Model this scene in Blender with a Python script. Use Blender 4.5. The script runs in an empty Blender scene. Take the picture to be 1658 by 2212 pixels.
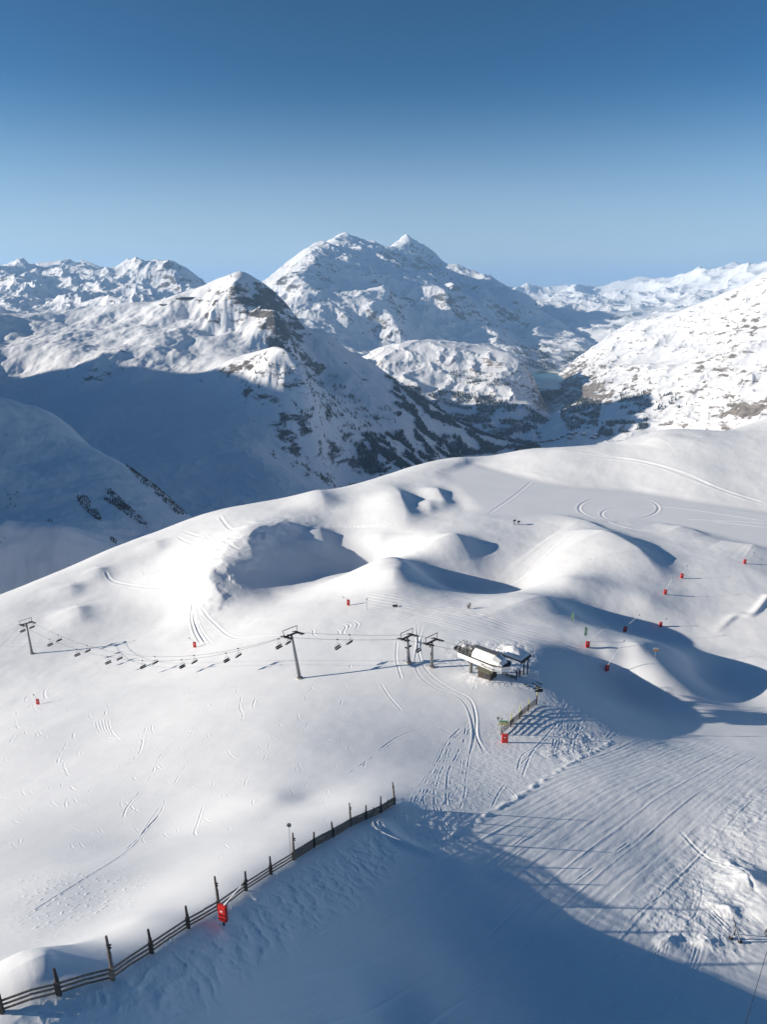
import bpy, bmesh, math, random
import numpy as np
from mathutils import Vector, Matrix

C = bpy.context.scene.collection
D2R = math.radians
random.seed(7)
RNG = np.random.default_rng(11)

# ------------------------------------------------------------------ camera
PITCH = D2R(17.4)
FPX = 1536.0            # focal length in units of a 1658 x 2212 picture
CX, CY = 829.0, 1106.0
CP, SP = math.cos(PITCH), math.sin(PITCH)

def ray(U, V):
    a = (U - CX) / FPX; b = -(V - CY) / FPX
    return np.array([a, CP + b * SP, -SP + b * CP])

def at_z(U, V, z):
    d = ray(U, V); return d * (z / d[2])

def at_r(U, V, r):
    d = ray(U, V); return d * (r / math.hypot(d[0], d[1]))

def project(x, y, z):
    fw = y * CP - z * SP
    up = y * SP + z * CP
    fw = np.where(fw < 1e-3, 1e-3, fw)
    return CX + FPX * x / fw, CY - FPX * up / fw

cam_data = bpy.data.cameras.new('camera')
cam = bpy.data.objects.new('camera', cam_data); C.objects.link(cam)
cam.location = (0, 0, 0)
cam.rotation_euler = (math.pi / 2 - PITCH, 0, 0)
cam_data.sensor_fit = 'VERTICAL'
cam_data.sensor_height = 24.0
cam_data.lens = 24.0 * FPX / 2212.0
cam_data.clip_start = 0.5
cam_data.clip_end = 90000
bpy.context.scene.camera = cam

# ------------------------------------------------------------------ noise
def _hash(ix, iy, seed):
    h = (ix.astype(np.int64) * 374761393 + iy.astype(np.int64) * 668265263 + seed * 1442695041) & 0xffffffff
    h = ((h ^ (h >> 13)) * 1274126177) & 0xffffffff
    h = (h ^ (h >> 16)) & 0xffffffff
    return h

def perlin(x, y, seed=0):
    x = np.asarray(x, dtype=np.float64); y = np.asarray(y, dtype=np.float64)
    x0 = np.floor(x); y0 = np.floor(y)
    fx = x - x0; fy = y - y0
    u = fx * fx * fx * (fx * (fx * 6 - 15) + 10)
    v = fy * fy * fy * (fy * (fy * 6 - 15) + 10)
    out = 0
    for dx in (0, 1):
        for dy in (0, 1):
            h = _hash(x0 + dx, y0 + dy, seed)
            a = (h & 0xffff) * (2 * math.pi / 65536)
            g = np.cos(a) * (fx - dx) + np.sin(a) * (fy - dy)
            out = out + g * (u if dx else 1 - u) * (v if dy else 1 - v)
    return out * 1.5

def fbm(x, y, octv=5, seed=0, gain=.5, lac=2.03):
    s = 0; a = 1
    for i in range(octv):
        s = s + a * perlin(x, y, seed + i * 17); a *= gain
        x = x * lac * .96 - y * lac * .28; y = y * lac * .96 + x * .28
    return s

def ridged(x, y, octv=6, seed=0, gain=.5, lac=2.1):
    s = 0; a = 1; w = 1
    for i in range(octv):
        n = 1 - np.abs(perlin(x, y, seed + i * 31)) * 1.6
        n = n * n * w
        s = s + a * n; w = np.clip(n * 1.6, 0, 1); a *= gain
        x, y = (x * .8 - y * .6) * lac, (x * .6 + y * .8) * lac
    return s

def erosion(px, py, gx, gy, cell, amp, octv=4, seed=0, gain=.5, strength=1.0, branch=1.2):
    """gullies that run down the fall line of a surface with gradient gx, gy"""
    h = np.zeros_like(px); hx = np.zeros_like(px); hy = np.zeros_like(px)
    f = 1.0 / cell; a = amp
    for o in range(octv):
        dx = (gy + hy * branch) * strength; dy = -(gx + hx * branch) * strength
        n = np.sqrt(dx * dx + dy * dy) + 1e-6
        k = np.minimum(n, 1.2) / n
        dx = dx * k * 1.0; dy = dy * k * 1.0
        X = px * f; Y = py * f
        ix = np.floor(X); iy = np.floor(Y); fx = X - ix; fy = Y - iy
        va = 0; vx = 0; vy = 0; wt = 0
        for i in (-1, 0, 1, 2):
            for j in (-1, 0, 1, 2):
                hs = _hash(ix + i, iy + j, seed + o * 101)
                ox = (hs & 0xffff) / 65536.0 * .7 + .0; oy = ((hs >> 16) & 0xffff) / 65536.0 * .7
                ax = fx - i - ox; ay = fy - j - oy
                w = np.exp(-(ax * ax + ay * ay) * 2.2)
                m = (ax * dx + ay * dy) * 2 * math.pi
                va = va + np.cos(m) * w
                s = np.sin(m) * w
                vx = vx - s * dx; vy = vy - s * dy
                wt = wt + w
        h = h + a * va / wt
        hx = hx + a * f * 2 * math.pi * vx / wt; hy = hy + a * f * 2 * math.pi * vy / wt
        f *= 1.93; a *= gain
    return h

# ------------------------------------------------------------------ thin plate spline through control points
class TPS:
    def __init__(s, pts, smooth=0.0):
        P = np.array(pts, dtype=np.float64)
        s.sc = max(np.ptp(P[:, 0]), np.ptp(P[:, 1])); s.x0 = P[:, :2].mean(0)
        s.c = (P[:, :2] - s.x0) / s.sc
        n = len(P)
        d = np.linalg.norm(s.c[:, None] - s.c[None], axis=2)
        K = s.k(d * d) + np.eye(n) * smooth
        A = np.zeros((n + 3, n + 3)); A[:n, :n] = K
        A[:n, n] = 1; A[:n, n + 1:] = s.c; A[n, :n] = 1; A[n + 1:, :n] = s.c.T
        b = np.zeros(n + 3); b[:n] = P[:, 2]
        s.w = np.linalg.solve(A, b); s.n = n
    @staticmethod
    def k(r2):
        return .5 * r2 * np.log(r2 + 1e-12)
    def __call__(s, x, y):
        X = (np.asarray(x) - s.x0[0]) / s.sc; Y = (np.asarray(y) - s.x0[1]) / s.sc
        out = s.w[s.n] + s.w[s.n + 1] * X + s.w[s.n + 2] * Y
        for i in range(s.n):
            r2 = (X - s.c[i, 0]) ** 2 + (Y - s.c[i, 1]) ** 2
            out = out + s.w[i] * s.k(r2)
        return out

def catmull_matrix(n_out, n_in):
    t = np.linspace(0, n_in - 1, n_out); i = np.minimum(t.astype(int), n_in - 2); f = t - i
    M = np.zeros((n_out, n_in)); r = np.arange(n_out)
    ws = [-.5 * f + f ** 2 - .5 * f ** 3, 1 - 2.5 * f ** 2 + 1.5 * f ** 3, .5 * f + 2 * f ** 2 - 1.5 * f ** 3, -.5 * f ** 2 + .5 * f ** 3]
    for k, w in enumerate(ws):
        np.add.at(M, (r, np.clip(i - 1 + k, 0, n_in - 1)), w)
    return M

def sstep(a, b, x):
    t = np.clip((x - a) / (b - a), 0, 1); return t * t * (3 - 2 * t)

# ------------------------------------------------------------------ meshes from grids
def grid_object(name, X, Y, Z, mat, mask=None, label=None):
    nr, nt = X.shape
    me = bpy.data.meshes.new(name)
    co = np.stack([X, Y, Z], -1).reshape(-1, 3).astype(np.float32)
    idx = np.arange(nr * nt, dtype=np.int32).reshape(nr, nt)
    a = idx[:-1, :-1].ravel(); b = idx[:-1, 1:].ravel(); c = idx[1:, 1:].ravel(); d = idx[1:, :-1].ravel()
    q = np.stack([a, b, c, d], -1)
    me.vertices.add(len(co)); me.vertices.foreach_set('co', co.ravel())
    me.loops.add(q.size); me.loops.foreach_set('vertex_index', q.ravel())
    me.polygons.add(len(q))
    me.polygons.foreach_set('loop_start', np.arange(0, q.size, 4, dtype=np.int32))
    me.polygons.foreach_set('loop_total', np.full(len(q), 4, dtype=np.int32))
    me.update(calc_edges=True)
    # theta runs left to right (clockwise) as r grows: make the faces look up
    me.shade_smooth()
    if mask is not None:
        for nm, arr in mask.items():
            at = me.attributes.new(nm, 'FLOAT', 'POINT'); at.data.foreach_set('value', arr.astype(np.float32).ravel())
    me.materials.append(mat)
    o = bpy.data.objects.new(name, me); C.objects.link(o)
    o['kind'] = 'structure'
    return o

class Polar:
    """a sheet of ground sampled on rings round the camera's foot point"""
    def __init__(s, ths, rs, k=6):
        # coarse rows and columns, filled in k times by a smooth curve
        s.ct = np.asarray(ths); s.cr = np.asarray(rs)
        s.th = catmull_matrix((len(s.ct) - 1) * k + 1, len(s.ct)) @ s.ct
        s.r = catmull_matrix((len(s.cr) - 1) * k + 1, len(s.cr)) @ s.cr
        T, R = np.meshgrid(s.th, s.r)
        s.X = R * np.sin(T); s.Y = R * np.cos(T)
    def coarse(s, fn):
        ri, ti = s.cr, s.ct
        ni, nj = len(ri), len(ti)
        T, R = np.meshgrid(ti, ri)
        z = fn(R * np.sin(T), R * np.cos(T))
        return catmull_matrix(len(s.r), ni) @ z @ catmull_matrix(len(s.th), nj).T
    def grad(s, Z):
        zr = np.gradient(Z, s.r, axis=0); zt = np.gradient(Z, s.th, axis=1) / s.r[:, None]
        sn, cs = np.sin(s.th)[None], np.cos(s.th)[None]
        return zr * sn + zt * cs, zr * cs - zt * sn
    def sample(s, x, y):
        x = np.asarray(x, float); y = np.asarray(y, float)
        r = np.hypot(x, y); t = np.arctan2(x, y)
        i = np.clip(np.searchsorted(s.r, r) - 1, 0, len(s.r) - 2); j = np.clip(np.searchsorted(s.th, t) - 1, 0, len(s.th) - 2)
        fi = np.clip((r - s.r[i]) / (s.r[i + 1] - s.r[i]), 0, 1); fj = np.clip((t - s.th[j]) / (s.th[j + 1] - s.th[j]), 0, 1)
        Z = s.Z
        return (Z[i, j] * (1 - fi) + Z[i + 1, j] * fi) * (1 - fj) + (Z[i, j + 1] * (1 - fi) + Z[i + 1, j + 1] * fi) * fj
    def hit(s, U, V, r0=None, r1=None):
        d = ray(U, V); h = math.hypot(d[0], d[1])
        r = np.geomspace(r0 or s.r[0], r1 or s.r[-1], 3000)
        t = r / h
        g = s.sample(d[0] * t, d[1] * t) - d[2] * t
        k = np.argmax(g > 0)
        if g[k] <= 0: k = len(r) - 1
        if k > 0:
            f = g[k - 1] / (g[k - 1] - g[k] + 1e-9); tt = t[k - 1] + (t[k] - t[k - 1]) * min(max(f, 0), 1)
        else: tt = t[0]
        p = d * tt
        return Vector((p[0], p[1], float(s.sample(p[0], p[1]))))

# ------------------------------------------------------------------ material helper
def new_mat(name):
    m = bpy.data.materials.new(name); m.use_nodes = True
    nt = m.node_tree; bs = nt.nodes['Principled BSDF']
    return m, nt, bs

def plain(name, col, rough=.6, metal=0.0, var=.12, scale=3.0, bump=0.0):
    """a paint, timber or metal with mottling so that it is not one flat colour"""
    m, nt, bs = new_mat(name)
    tc = nt.nodes.new('ShaderNodeTexCoord'); n = nt.nodes.new('ShaderNodeTexNoise')
    n.inputs['Scale'].default_value = scale; n.inputs['Detail'].default_value = 5
    nt.links.new(tc.outputs['Object'], n.inputs['Vector'])
    r = nt.nodes.new('ShaderNodeValToRGB')
    r.color_ramp.elements[0].position = .3; r.color_ramp.elements[1].position = .7
    r.color_ramp.elements[0].color = (*[c * (1 - var) for c in col], 1)
    r.color_ramp.elements[1].color = (*[min(1, c * (1 + var)) for c in col], 1)
    nt.links.new(n.outputs['Fac'], r.inputs['Fac']); nt.links.new(r.outputs['Color'], bs.inputs['Base Color'])
    bs.inputs['Roughness'].default_value = rough; bs.inputs['Metallic'].default_value = metal
    if bump:
        b = nt.nodes.new('ShaderNodeBump'); b.inputs['Strength'].default_value = bump; b.inputs['Distance'].default_value = .02
        nt.links.new(n.outputs['Fac'], b.inputs['Height']); nt.links.new(b.outputs['Normal'], bs.inputs['Normal'])
    return m
NTH, NR = 165, 240
FQ = 1.0
SUN_E, SKY_E, EXPO, AIR, DUST, OZ = 5.0, .053, 0.54, 1.0, 0.0, 6.0
SKYTINT = (.55, .84, .57, 1)
HORIZ = (6.4, 7.9, 9.5, 1)
HAZE = 4.2e-5
SAG = 4.0
LAKEW = -678
DAMH = 12
# ================================================================== the near hill
SUN_EL = D2R(16.0)
ths = np.concatenate([D2R(-32) - np.geomspace(D2R(.6), D2R(44), 9)[::-1], np.linspace(D2R(-32), D2R(32), NTH), D2R(32) + np.geomspace(D2R(.6), D2R(34), 8)])
G = Polar(ths, np.concatenate([np.geomspace(6, 24, 5)[:-1], np.geomspace(24, 600, NR), np.linspace(625, 1200, 7)]), 7)

NP = []
def n3(U, V, z): p = at_z(U, V, z); NP.append((p[0], p[1], z))
def n3s(s):
    for t in s: n3(*t)
# the crest with the snow fence, running away from the lower left corner
n3s([(0,2160,-39),(125,2135,-39.3),(240,2108,-40.3),(328,2055,-42),(407,2000,-44),(478,1975,-46),(533,1925,-48.3),(634,1858,-52.6),(720,1808,-56.5),(792,1770,-59.9),(853,1732,-62.5)])
_f = np.array([p[:2] for p in NP]); _fz = np.array([p[2] for p in NP]); _t = np.gradient(_f, axis=0); _t /= np.linalg.norm(_t, axis=1)[:, None]
for k in range(len(_f)):
    nx, ny = _t[k][1], -_t[k][0]; e = k / (len(_f) - 1)
    Dp = np.interp(e, [0, .5, .7, .8, .9, 1], [14, 10.5, 7, 4.3, 2.0, .3])
    for off, dz in ((-4.5, -1.1), (-14, -5.2), (2.5, -.42), (4.5, -.11 * Dp - .5), (9, -.47 * Dp), (16, -.82 * Dp)):
        if off < -10 and k < 6: continue
        NP.append((_f[k][0] + nx * off, _f[k][1] + ny * off, _fz[k] + dz))
# slope on the sunny side
n3s([(0,1800,-76.5),(0,1600,-101),(67,1410,-124),(200,1600,-94.5),(350,1800,-70),(600,1600,-78),(645,1465,-89),(400,1420,-108.5),(200,1330,-124),(400,1300,-118),(600,1720,-67.3),(560,1400,-98),(760,1440,-89)])
# piste on the shaded side
n3s([(829,2212,-54.6),(1000,1860,-60.2),(1100,1720,-67.6),(1200,2000,-59.5),(1200,2212,-59),(1658,2212,-59.5),(1658,2000,-61.6),(1658,1800,-67),(1300,1700,-70),(1500,1850,-66.2),(1000,1640,-76),(1090,1594,-80)])
# shoulder with the lift station, falling away to the right behind it
n3s([(882,1432,-87),(932,1440,-86.5),(1060,1450,-85.5),(1122,1457,-85.5),(1160,1530,-82.5),(1250,1560,-83.5),(1312,1445,-95.8),(1263,1396,-91.5),(1321,1407,-92.4),(1379,1419,-93.4),(1423,1428,-94.1),(1350,1465,-97.5),(1235,1360,-92),(1350,1392,-92.7),(1400,1500,-98.5),(1600,1530,-101),(1640,1590,-93),(1450,1610,-87),(1300,1560,-85),(1300,1610,-82),(1658,1660,-79),(1658,1440,-103),(1415,1405,-93.9),(1480,1420,-98),(1500,1455,-102),(1100,1360,-91),(1000,1330,-92),(850,1330,-94.5),(1180,1440,-88.5),(1170,1400,-89)])
# middle hollows and mounds
n3s([(1300,1340,-103.5),(1400,1362,-106),(1500,1380,-107),(1400,1300,-101.5),(1560,1340,-105),(1658,1370,-105),(1350,1260,-101),(1230,1250,-99),(1438,1280,-102),(1474,1243,-102.5),(1609,1214,-102.5),(1658,1300,-103),
     (870,1236,-95.8),(868,1220,-96.3),(862,1208,-98.5),(862,1262,-96),(950,1262,-107.5),(1050,1264,-109.5),(1130,1272,-109),(900,1292,-96),(1000,1302,-95.5),(1100,1296,-94.5),(1190,1302,-95),(1240,1332,-96),
     (790,1262,-98.5),(740,1290,-100),(660,1310,-101.5),(600,1330,-103),(590,1285,-114.5),(650,1240,-116),(710,1228,-117.5),(770,1218,-118),(815,1216,-117.5),(850,1205,-112),(560,1170,-107),(500,1215,-108.5),(450,1250,-110),(350,1200,-121),(250,1250,-125),(960,1190,-103),(1080,1210,-106),(900,1100,-106.5),(1120,1130,-103.5),(750,1140,-110),(820,1165,-110),(1300,1180,-102),(1658,1210,-104)])
# frozen lake, flat
for q in [(1024,1003),(1109,1025),(1229,1052),(1379,1062),(1529,1087),(1658,1105),(975,1040),(1049,1113),(1150,1080),(1300,1110),(1429,1128),(1540,1150),(1658,1188)]: n3(*q, -104)
# far crest
n3s([(0,1290,-130),(130,1245,-127),(250,1185,-124),(440,1110,-119),(600,1077,-115),(700,1060,-112),(829,1030,-107.5),(900,1005,-105),(1000,990,-101.5),(1130,972,-99),(1250,965,-95),(1340,960,-92.5),(1420,935,-91),(1540,935,-90.5),(1658,905,-86),(1720,896,-84.5),(1800,885,-83),(1500,1020,-96),(1300,1010,-98.5),(1658,1020,-95),(1150,1010,-101)])
crest = [(0,1290,-130),(250,1185,-124),(440,1110,-119),(700,1060,-112),(900,1005,-105),(1000,990,-101.5),(1130,972,-99),(1250,965,-95),(1340,960,-92.5),(1480,935,-90.5),(1658,905,-86)]
for (U, V, z) in crest:                       # the hill falls off behind its crest
    p = at_z(U, V, z); k = math.hypot(p[0], p[1])
    for e, dz in ((60, 30), (160, 110), (400, 330)):
        NP.append((p[0] * (1 + e / k), p[1] * (1 + e / k), z - dz))
# outside the frame
NP += [(-30,28,-41.3),(-46,22,-44.5),(-60,40,-54),(-40,41,-50),(-28,46,-50.3),(-26,35,-42.3),(-24,38.5,-44.8),(-21,42.5,-46.8),(-33,57,-57),(-46,50,-56),(-120,60,-90),(-200,150,-132),(-260,260,-150),(-400,200,-190),(-500,500,-330),(-60,5,-42),(-25,5,-49),(0,5,-57),(25,5,-61),(120,60,-66),(250,60,-75),(350,250,-92),(450,400,-85),(700,500,-60),(120,5,-58),(-350,0,-150),(-900,100,-420),(900,100,-60),(900,700,-150)]
tps = TPS(NP, smooth=2e-6)
G.Z = G.coarse(tps)
lakeZ = -104.0

def seg_window(P, pad):
    x0, y0 = P.min(0) - pad; x1, y1 = P.max(0) + pad
    cs = np.array([(x0, y0), (x1, y0), (x0, y1), (x1, y1), ((x0 + x1) / 2, y0)])
    r = np.hypot(cs[:, 0], cs[:, 1]); t = np.arctan2(cs[:, 0], cs[:, 1])
    rmin = max(5, (y0 if y0 > 0 else 5)); 
    i0 = max(0, np.searchsorted(G.r, min(rmin, r.min())) - 1); i1 = min(len(G.r), np.searchsorted(G.r, r.max()) + 1)
    j0 = max(0, np.searchsorted(G.th, t.min()) - 1); j1 = min(len(G.th), np.searchsorted(G.th, t.max()) + 1)
    return slice(i0, i1), slice(j0, j1)

def poly_dist(P, x, y):
    """unsigned distance, x offset of the point from its nearest point, arc parameter 0..1"""
    best = np.full(x.shape, 1e9); dxn = np.zeros(x.shape); par = np.zeros(x.shape); side = np.zeros(x.shape)
    L = np.concatenate([[0], np.cumsum(np.hypot(*np.diff(P, axis=0).T))]); tot = L[-1]
    for k in range(len(P) - 1):
        a = P[k]; b = P[k + 1]; ab = b - a; l2 = (ab ** 2).sum() + 1e-9
        t = np.clip(((x - a[0]) * ab[0] + (y - a[1]) * ab[1]) / l2, 0, 1)
        qx = x - a[0] - t * ab[0]; qy = y - a[1] - t * ab[1]
        d = np.hypot(qx, qy); m = d < best
        best = np.where(m, d, best); dxn = np.where(m, qx, dxn); par = np.where(m, (L[k] + t * (L[k + 1] - L[k])) / tot, par)
        side = np.where(m, (ab[0] * qy - ab[1] * qx) / math.sqrt(l2), side)
    return best, dxn, par, side

def smooth_poly(pts, n=6):
    P = np.array(pts, float)
    if len(P) < 3: return P
    M = catmull_matrix((len(P) - 1) * n + 1, len(P)); return M @ P

def ground_poly(pts, z=None):
    out = []
    for p in pts:
        w = G.hit(p[0], p[1]); out.append((w.x, w.y))
    return np.array(out)

MOUND = []
def ridge(pts, hs, wl, wr, lee=1.6, sun=2.0, noise=0.0):
    """a crest line in plan; wl on the sunny (left) side, wr on the lee (right) side"""
    P = smooth_poly(ground_poly(pts)); hs = np.array(hs if hasattr(hs, '__len__') else [hs] * len(pts), float)
    MOUND.append((P, hs, wl, wr, lee, sun, noise))

def apply_mounds():
    for (P, hs, wl, wr, lee, sun, noise) in MOUND:
        si, sj = seg_window(P, 2.6 * max(wl, wr))
        x = G.X[si, sj]; y = G.Y[si, sj]
        if noise:
            x = x + noise * fbm(x / (noise * 5), y / (noise * 5), 3, 5); y = y + noise * fbm(x / (noise * 5), y / (noise * 5), 3, 9)
        d, dx, par, side = poly_dist(P, x, y)
        h = np.interp(par, np.linspace(0, 1, len(hs)), hs)
        s = sstep(-1, 1, side / (d + 1e-6) * (1 if P[-1, 1] < P[0, 1] else -1))
        f = np.exp(-(d / wl) ** sun) * (1 - s) + np.exp(-(d / wr) ** lee) * s
        G.Z[si, sj] += h * f
    MOUND.clear()
# ------------------------------------------------------------------ mounds and hollows of the near hill
ridge([(645,1146),(600,1150),(564,1156),(540,1190),(530,1222),(468,1236),(450,1262)], [2,3.5,4.5,4,2,2.5,0], 18, 6, noise=2.2)
ridge([(455,1262),(470,1290),(485,1318)], [1.5,1.5,0], 9, 4, noise=1)
ridge([(690,1068),(692,1075),(697,1086),(700,1106)], [2.4,3.2,3,0], 14, 8)
ridge([(850,1060),(862,1085),(876,1125),(860,1150)], [2,6,4,0], 17, 8)
ridge([(945,1066),(958,1090)], [3,2.6], 10, 5)
ridge([(922,1086),(925,1094),(930,1104),(926,1114)], [0,1.4,1.4,0], 6, 4)
ridge([(688,1140),(692,1155),(698,1182),(690,1200)], [0,3,2.2,0], 10, 6)
ridge([(620,1132),(622,1144),(628,1165)], [0,2.0,0], 9, 5)
ridge([(940,1160),(985,1175),(1015,1215)], [1,4.5,1], 17, 8)
ridge([(866,1226),(852,1245),(850,1275)], [2,3.5,1], 16, 9)
ridge([(1100,1285),(1190,1303),(1235,1332)], [0,1.2,0], 18, 8)
ridge([(1200,1150),(1290,1168),(1370,1205),(1440,1262)], [0,5,5,0], 30, 9)
ridge([(1190,1110),(1260,1130),(1330,1160)], [.5,1.8,.5], 12, 3.5)
ridge([(1420,1130),(1470,1142),(1530,1160)], [.3,1.8,.3], 12, 3.5)
ridge([(1560,1172),(1620,1188),(1700,1205)], [.5,2.4,1], 14, 4)
for (a, b, h) in (((333,1168),(337,1186),1.8), ((208,1226),(214,1250),2.2), ((150,1262),(152,1284),1.8), ((165,1310),(172,1345),2.4), ((420,1300),(430,1330),.9)):
    ridge([(a[0] + 1, a[1] - 2), a, b, (b[0] - 2, b[1] + 12)], [0, h * .8, h * .6, 0], 9, 5, lee=1.9)
ridge([(80,2054),(92,2078),(84,2104)], [.1,.28,.1], 1.3, .7, lee=2.6)
ridge([(1020,1462),(1060,1468),(1100,1462)], [.5,1.0,.5], 3, 3)
ridge([(1554,1360),(1589,1332),(1630,1327),(1662,1290)], [.1,.6,.8,.8], 1.6, .9, lee=2.2)
ridge([(1380,1400),(1440,1405)], [1.2,.6], 5, 3)
ridge([(1395,962),(1420,950),(1450,946),(1500,952)], [0,1.2,1.0,.4], 12, 5)
apply_mounds()
# gentle natural swell and wind work everywhere except on the lake
lake = ground_poly([(954,1020),(1024,1003),(1109,1025),(1229,1052),(1379,1062),(1529,1087),(1720,1115),(1720,1200),(1540,1150),(1429,1128),(1330,1122),(1229,1110),(1120,1120),(1049,1113),(990,1070)])
def inside(P, x, y):
    c = np.zeros(x.shape, bool); n = len(P)
    for k in range(n):
        x1, y1 = P[k]; x2, y2 = P[(k + 1) % n]
        c ^= ((y1 > y) != (y2 > y)) & (x < (x2 - x1) * (y - y1) / (y2 - y1 + 1e-12) + x1)
    return c
def soft_in(P, x, y, w):
    out = np.zeros(x.shape); si, sj = seg_window(P, w * 2)
    xs = x[si, sj]; ys = y[si, sj]; d, _, _, _ = poly_dist(np.vstack([P, P[:1]]), xs, ys)
    out[si, sj] = sstep(-w, w, np.where(inside(P, xs, ys), d, -d)); return out
LK = soft_in(lake, G.X, G.Y, 6)
G.Z = G.Z * (1 - LK) + lakeZ * LK
fast = sstep(120, 240, G.r)[:, None] * (1 - LK)
G.Z += fast * (.4 * fbm(G.X / 42, G.Y / 42, 3, 40) + .05 * fbm(G.X / 7, G.Y / 7, 3, 41))
G.Z += (1 - LK) * (.05 * fbm(G.X / 9, G.Y / 9, 3, 42))
# ------------------------------------------------------------------ tracks, grooming and broken snow
PU, PV = project(G.X, G.Y, G.Z)
def region(poly, soft=3.0):
    """mask of ground inside an outline traced on the ground"""
    return soft_in(ground_poly(poly), G.X, G.Y, soft)
rough = fbm(G.X / 1.0, G.Y / 1.0, 4, 50, .6)
lump = ridged(G.X / 1.5 + .3 * fbm(G.X / 3, G.Y / 3, 2, 4), G.Y / 1.5, 4, 55)
edge = [(929,1837),(1119,1722),(1239,1647),(1319,1602)]
# fence bank, thrown up by the groomers
bank = region([(40,2212),(200,2140),(330,2085),(480,2010),(560,1940),(640,1890),(740,1830),(820,1790),(860,1850),(760,1960),(640,2040),(520,2120),(400,2212)], 1.5)
G.Z += bank * (.05 * rough + .07 * (lump - .8) + .10 * perlin(G.X / 1.6 + G.Y / 3.2, G.Y / 4, 91))
chop = region([(840,1740),(1000,1640),(1060,1560),(1160,1500),(1300,1500),(1330,1590),(1239,1640),(1119,1718),(930,1830),(840,1800)], 3)
G.Z += chop * (.022 * rough + .012 * (lump - .8))
pile = region([(1165,1625),(1250,1570),(1300,1600),(1220,1655)], 1.5); G.Z += pile * (.04 * rough + .02 * (lump - .7) + .2 * perlin(G.X / 2.6, G.Y / 4, 14))
st = region([(960,1400),(1010,1385),(1130,1385),(1170,1420),(1150,1490),(1020,1480)], 3); G.Z += st * (.05 * rough + .03 * (lump - .8) + .12 * perlin(G.X / 2.5, G.Y / 2.5, 33))
moat = region([(1440,1900),(1560,1760),(1658,1700),(1700,1960),(1620,2100),(1500,2060),(1360,2010)], 4)
G.Z += moat * (.05 * rough + .03 * (lump - .8) + .16 * fbm(G.X / 6, G.Y / 6, 3, 61))
stone = region([(0,1900),(90,1880),(300,1900),(250,1960),(110,2010),(0,2030)], 5)
G.Z += stone * .06 * np.clip(perlin(G.X / .5, G.Y / .5, 71) - .35, 0, 1) * 2
# piste: passes of the groomer side by side
a = G.hit(1149, 1934); b2 = G.hit(1424, 1724); gd = np.array([b2.x - a.x, b2.y - a.y]); gd /= np.linalg.norm(gd)
q = (G.X - a.x) * gd[1] - (G.Y - a.y) * gd[0]; sl = (G.X - a.x) * gd[0] + (G.Y - a.y) * gd[1]
q = q + .5 * perlin(sl / 40, q / 60, 3) + .0015 * sl * sl * .1
pe = ground_poly(edge)
piste = region([(929,1840),(1119,1724),(1239,1648),(1319,1604),(1420,1600),(1540,1600),(1658,1640),(1720,1760),(1560,1800),(1500,1900),(1450,1990),(1500,2100),(1658,2212),(1658,2300),(400,2300),(520,2160),(700,2030),(860,1870)], 1.2)
W = 3.2; ki = np.floor(q / W); fr = q / W - ki
def hk(k, s): return ((_hash(k, k * 0 + s, 9) & 0xffff) / 65535.0)
st_h = .014 + .06 * hk(ki, 1) ** 2
brk = .55 + .45 * perlin(sl / 14, ki * 3.7, 12)
seam = np.exp(-((fr * W - .12) / .13) ** 2) * st_h * brk - .5 * np.exp(-((fr * W - .45) / .2) ** 2) * st_h * brk
shade_side = 1 + .8 * sstep(20, 5, G.X)
G.Z += piste * (seam * shade_side + .035 * (hk(ki, 5) - .5) + .009 * (1 + perlin(sl / 6, q / 2, 41)) * np.sin(q * 2 * math.pi / 1.1 + 2 * perlin(sl / 9, q, 4)) + .016 * fbm(sl / 3, q / .8, 3, 77) + .03 * fbm(G.X / 5, G.Y / 5, 3, 78))
# edge of the groomed snow
d, dx, par, side = poly_dist(smooth_poly(pe), G.X, G.Y)
G.Z += .16 * np.exp(-(d / .5) ** 2) * (.5 + perlin(G.X / 1.5, G.Y / 1.5, 8)) * (1 - sstep(40, 70, d))

def track(pts, w=.22, depth=.07, lip=.04, px=True, n=6, gap=0.0, wob=0.0):
    """a ski or groomer track: a groove with thrown-up lips"""
    P = ground_poly(pts) if px else np.array(pts, float)
    P = smooth_poly(P, n)
    rr = float(np.hypot(P[:, 0], P[:, 1]).mean()); k0 = depth / w
    w = .00125 * rr * (w / .25) ** .4; depth = w * k0 * .7; lip = depth * .55
    if wob:
        P = P + wob * RNG.standard_normal(P.shape)
    chunk = 7
    for k in range(0, len(P) - 1, chunk):
        Q = P[k:k + chunk + 1]
        if len(Q) < 2: continue
        si, sj = seg_window(Q, w * 4)
        x = G.X[si, sj]; y = G.Y[si, sj]
        if x.size == 0: continue
        d, dx, par, side = poly_dist(Q, x, y)
        endf = 1.0
        f = -depth * np.exp(-(d / w) ** 2) + lip * np.exp(-((d - w * 2.0) / (w * .9)) ** 2)
        # a vertex that is nearest to an inner end belongs to the neighbouring chunk
        tt = (k + par * (len(Q) - 1)) / (len(P) - 1); f = f * np.clip(np.minimum(tt, 1 - tt) / .07, 0, 1)
        if k > 0: f = np.where(par <= 1e-6, 0, f)
        if k + chunk < len(P) - 1: f = np.where(par >= 1 - 1e-6, 0, f)
        if gap: f = f * sstep(-gap, gap, perlin(x / 2.5, y / 2.5, 31))
        G.Z[si, sj] += f
def twin(pts, sep=.5, **k):
    P = smooth_poly(ground_poly(pts), 4); T = np.gradient(P, axis=0); T /= np.linalg.norm(T, axis=1)[:, None] + 1e-9
    Nn = np.stack([-T[:, 1], T[:, 0]], 1)
    for s in (-.5, .5): track(P + Nn * sep * s, px=False, n=2, **k)
C4 = lambda pts: [(829 + x / 2, 928 + y / 2) for x, y in pts]
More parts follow.
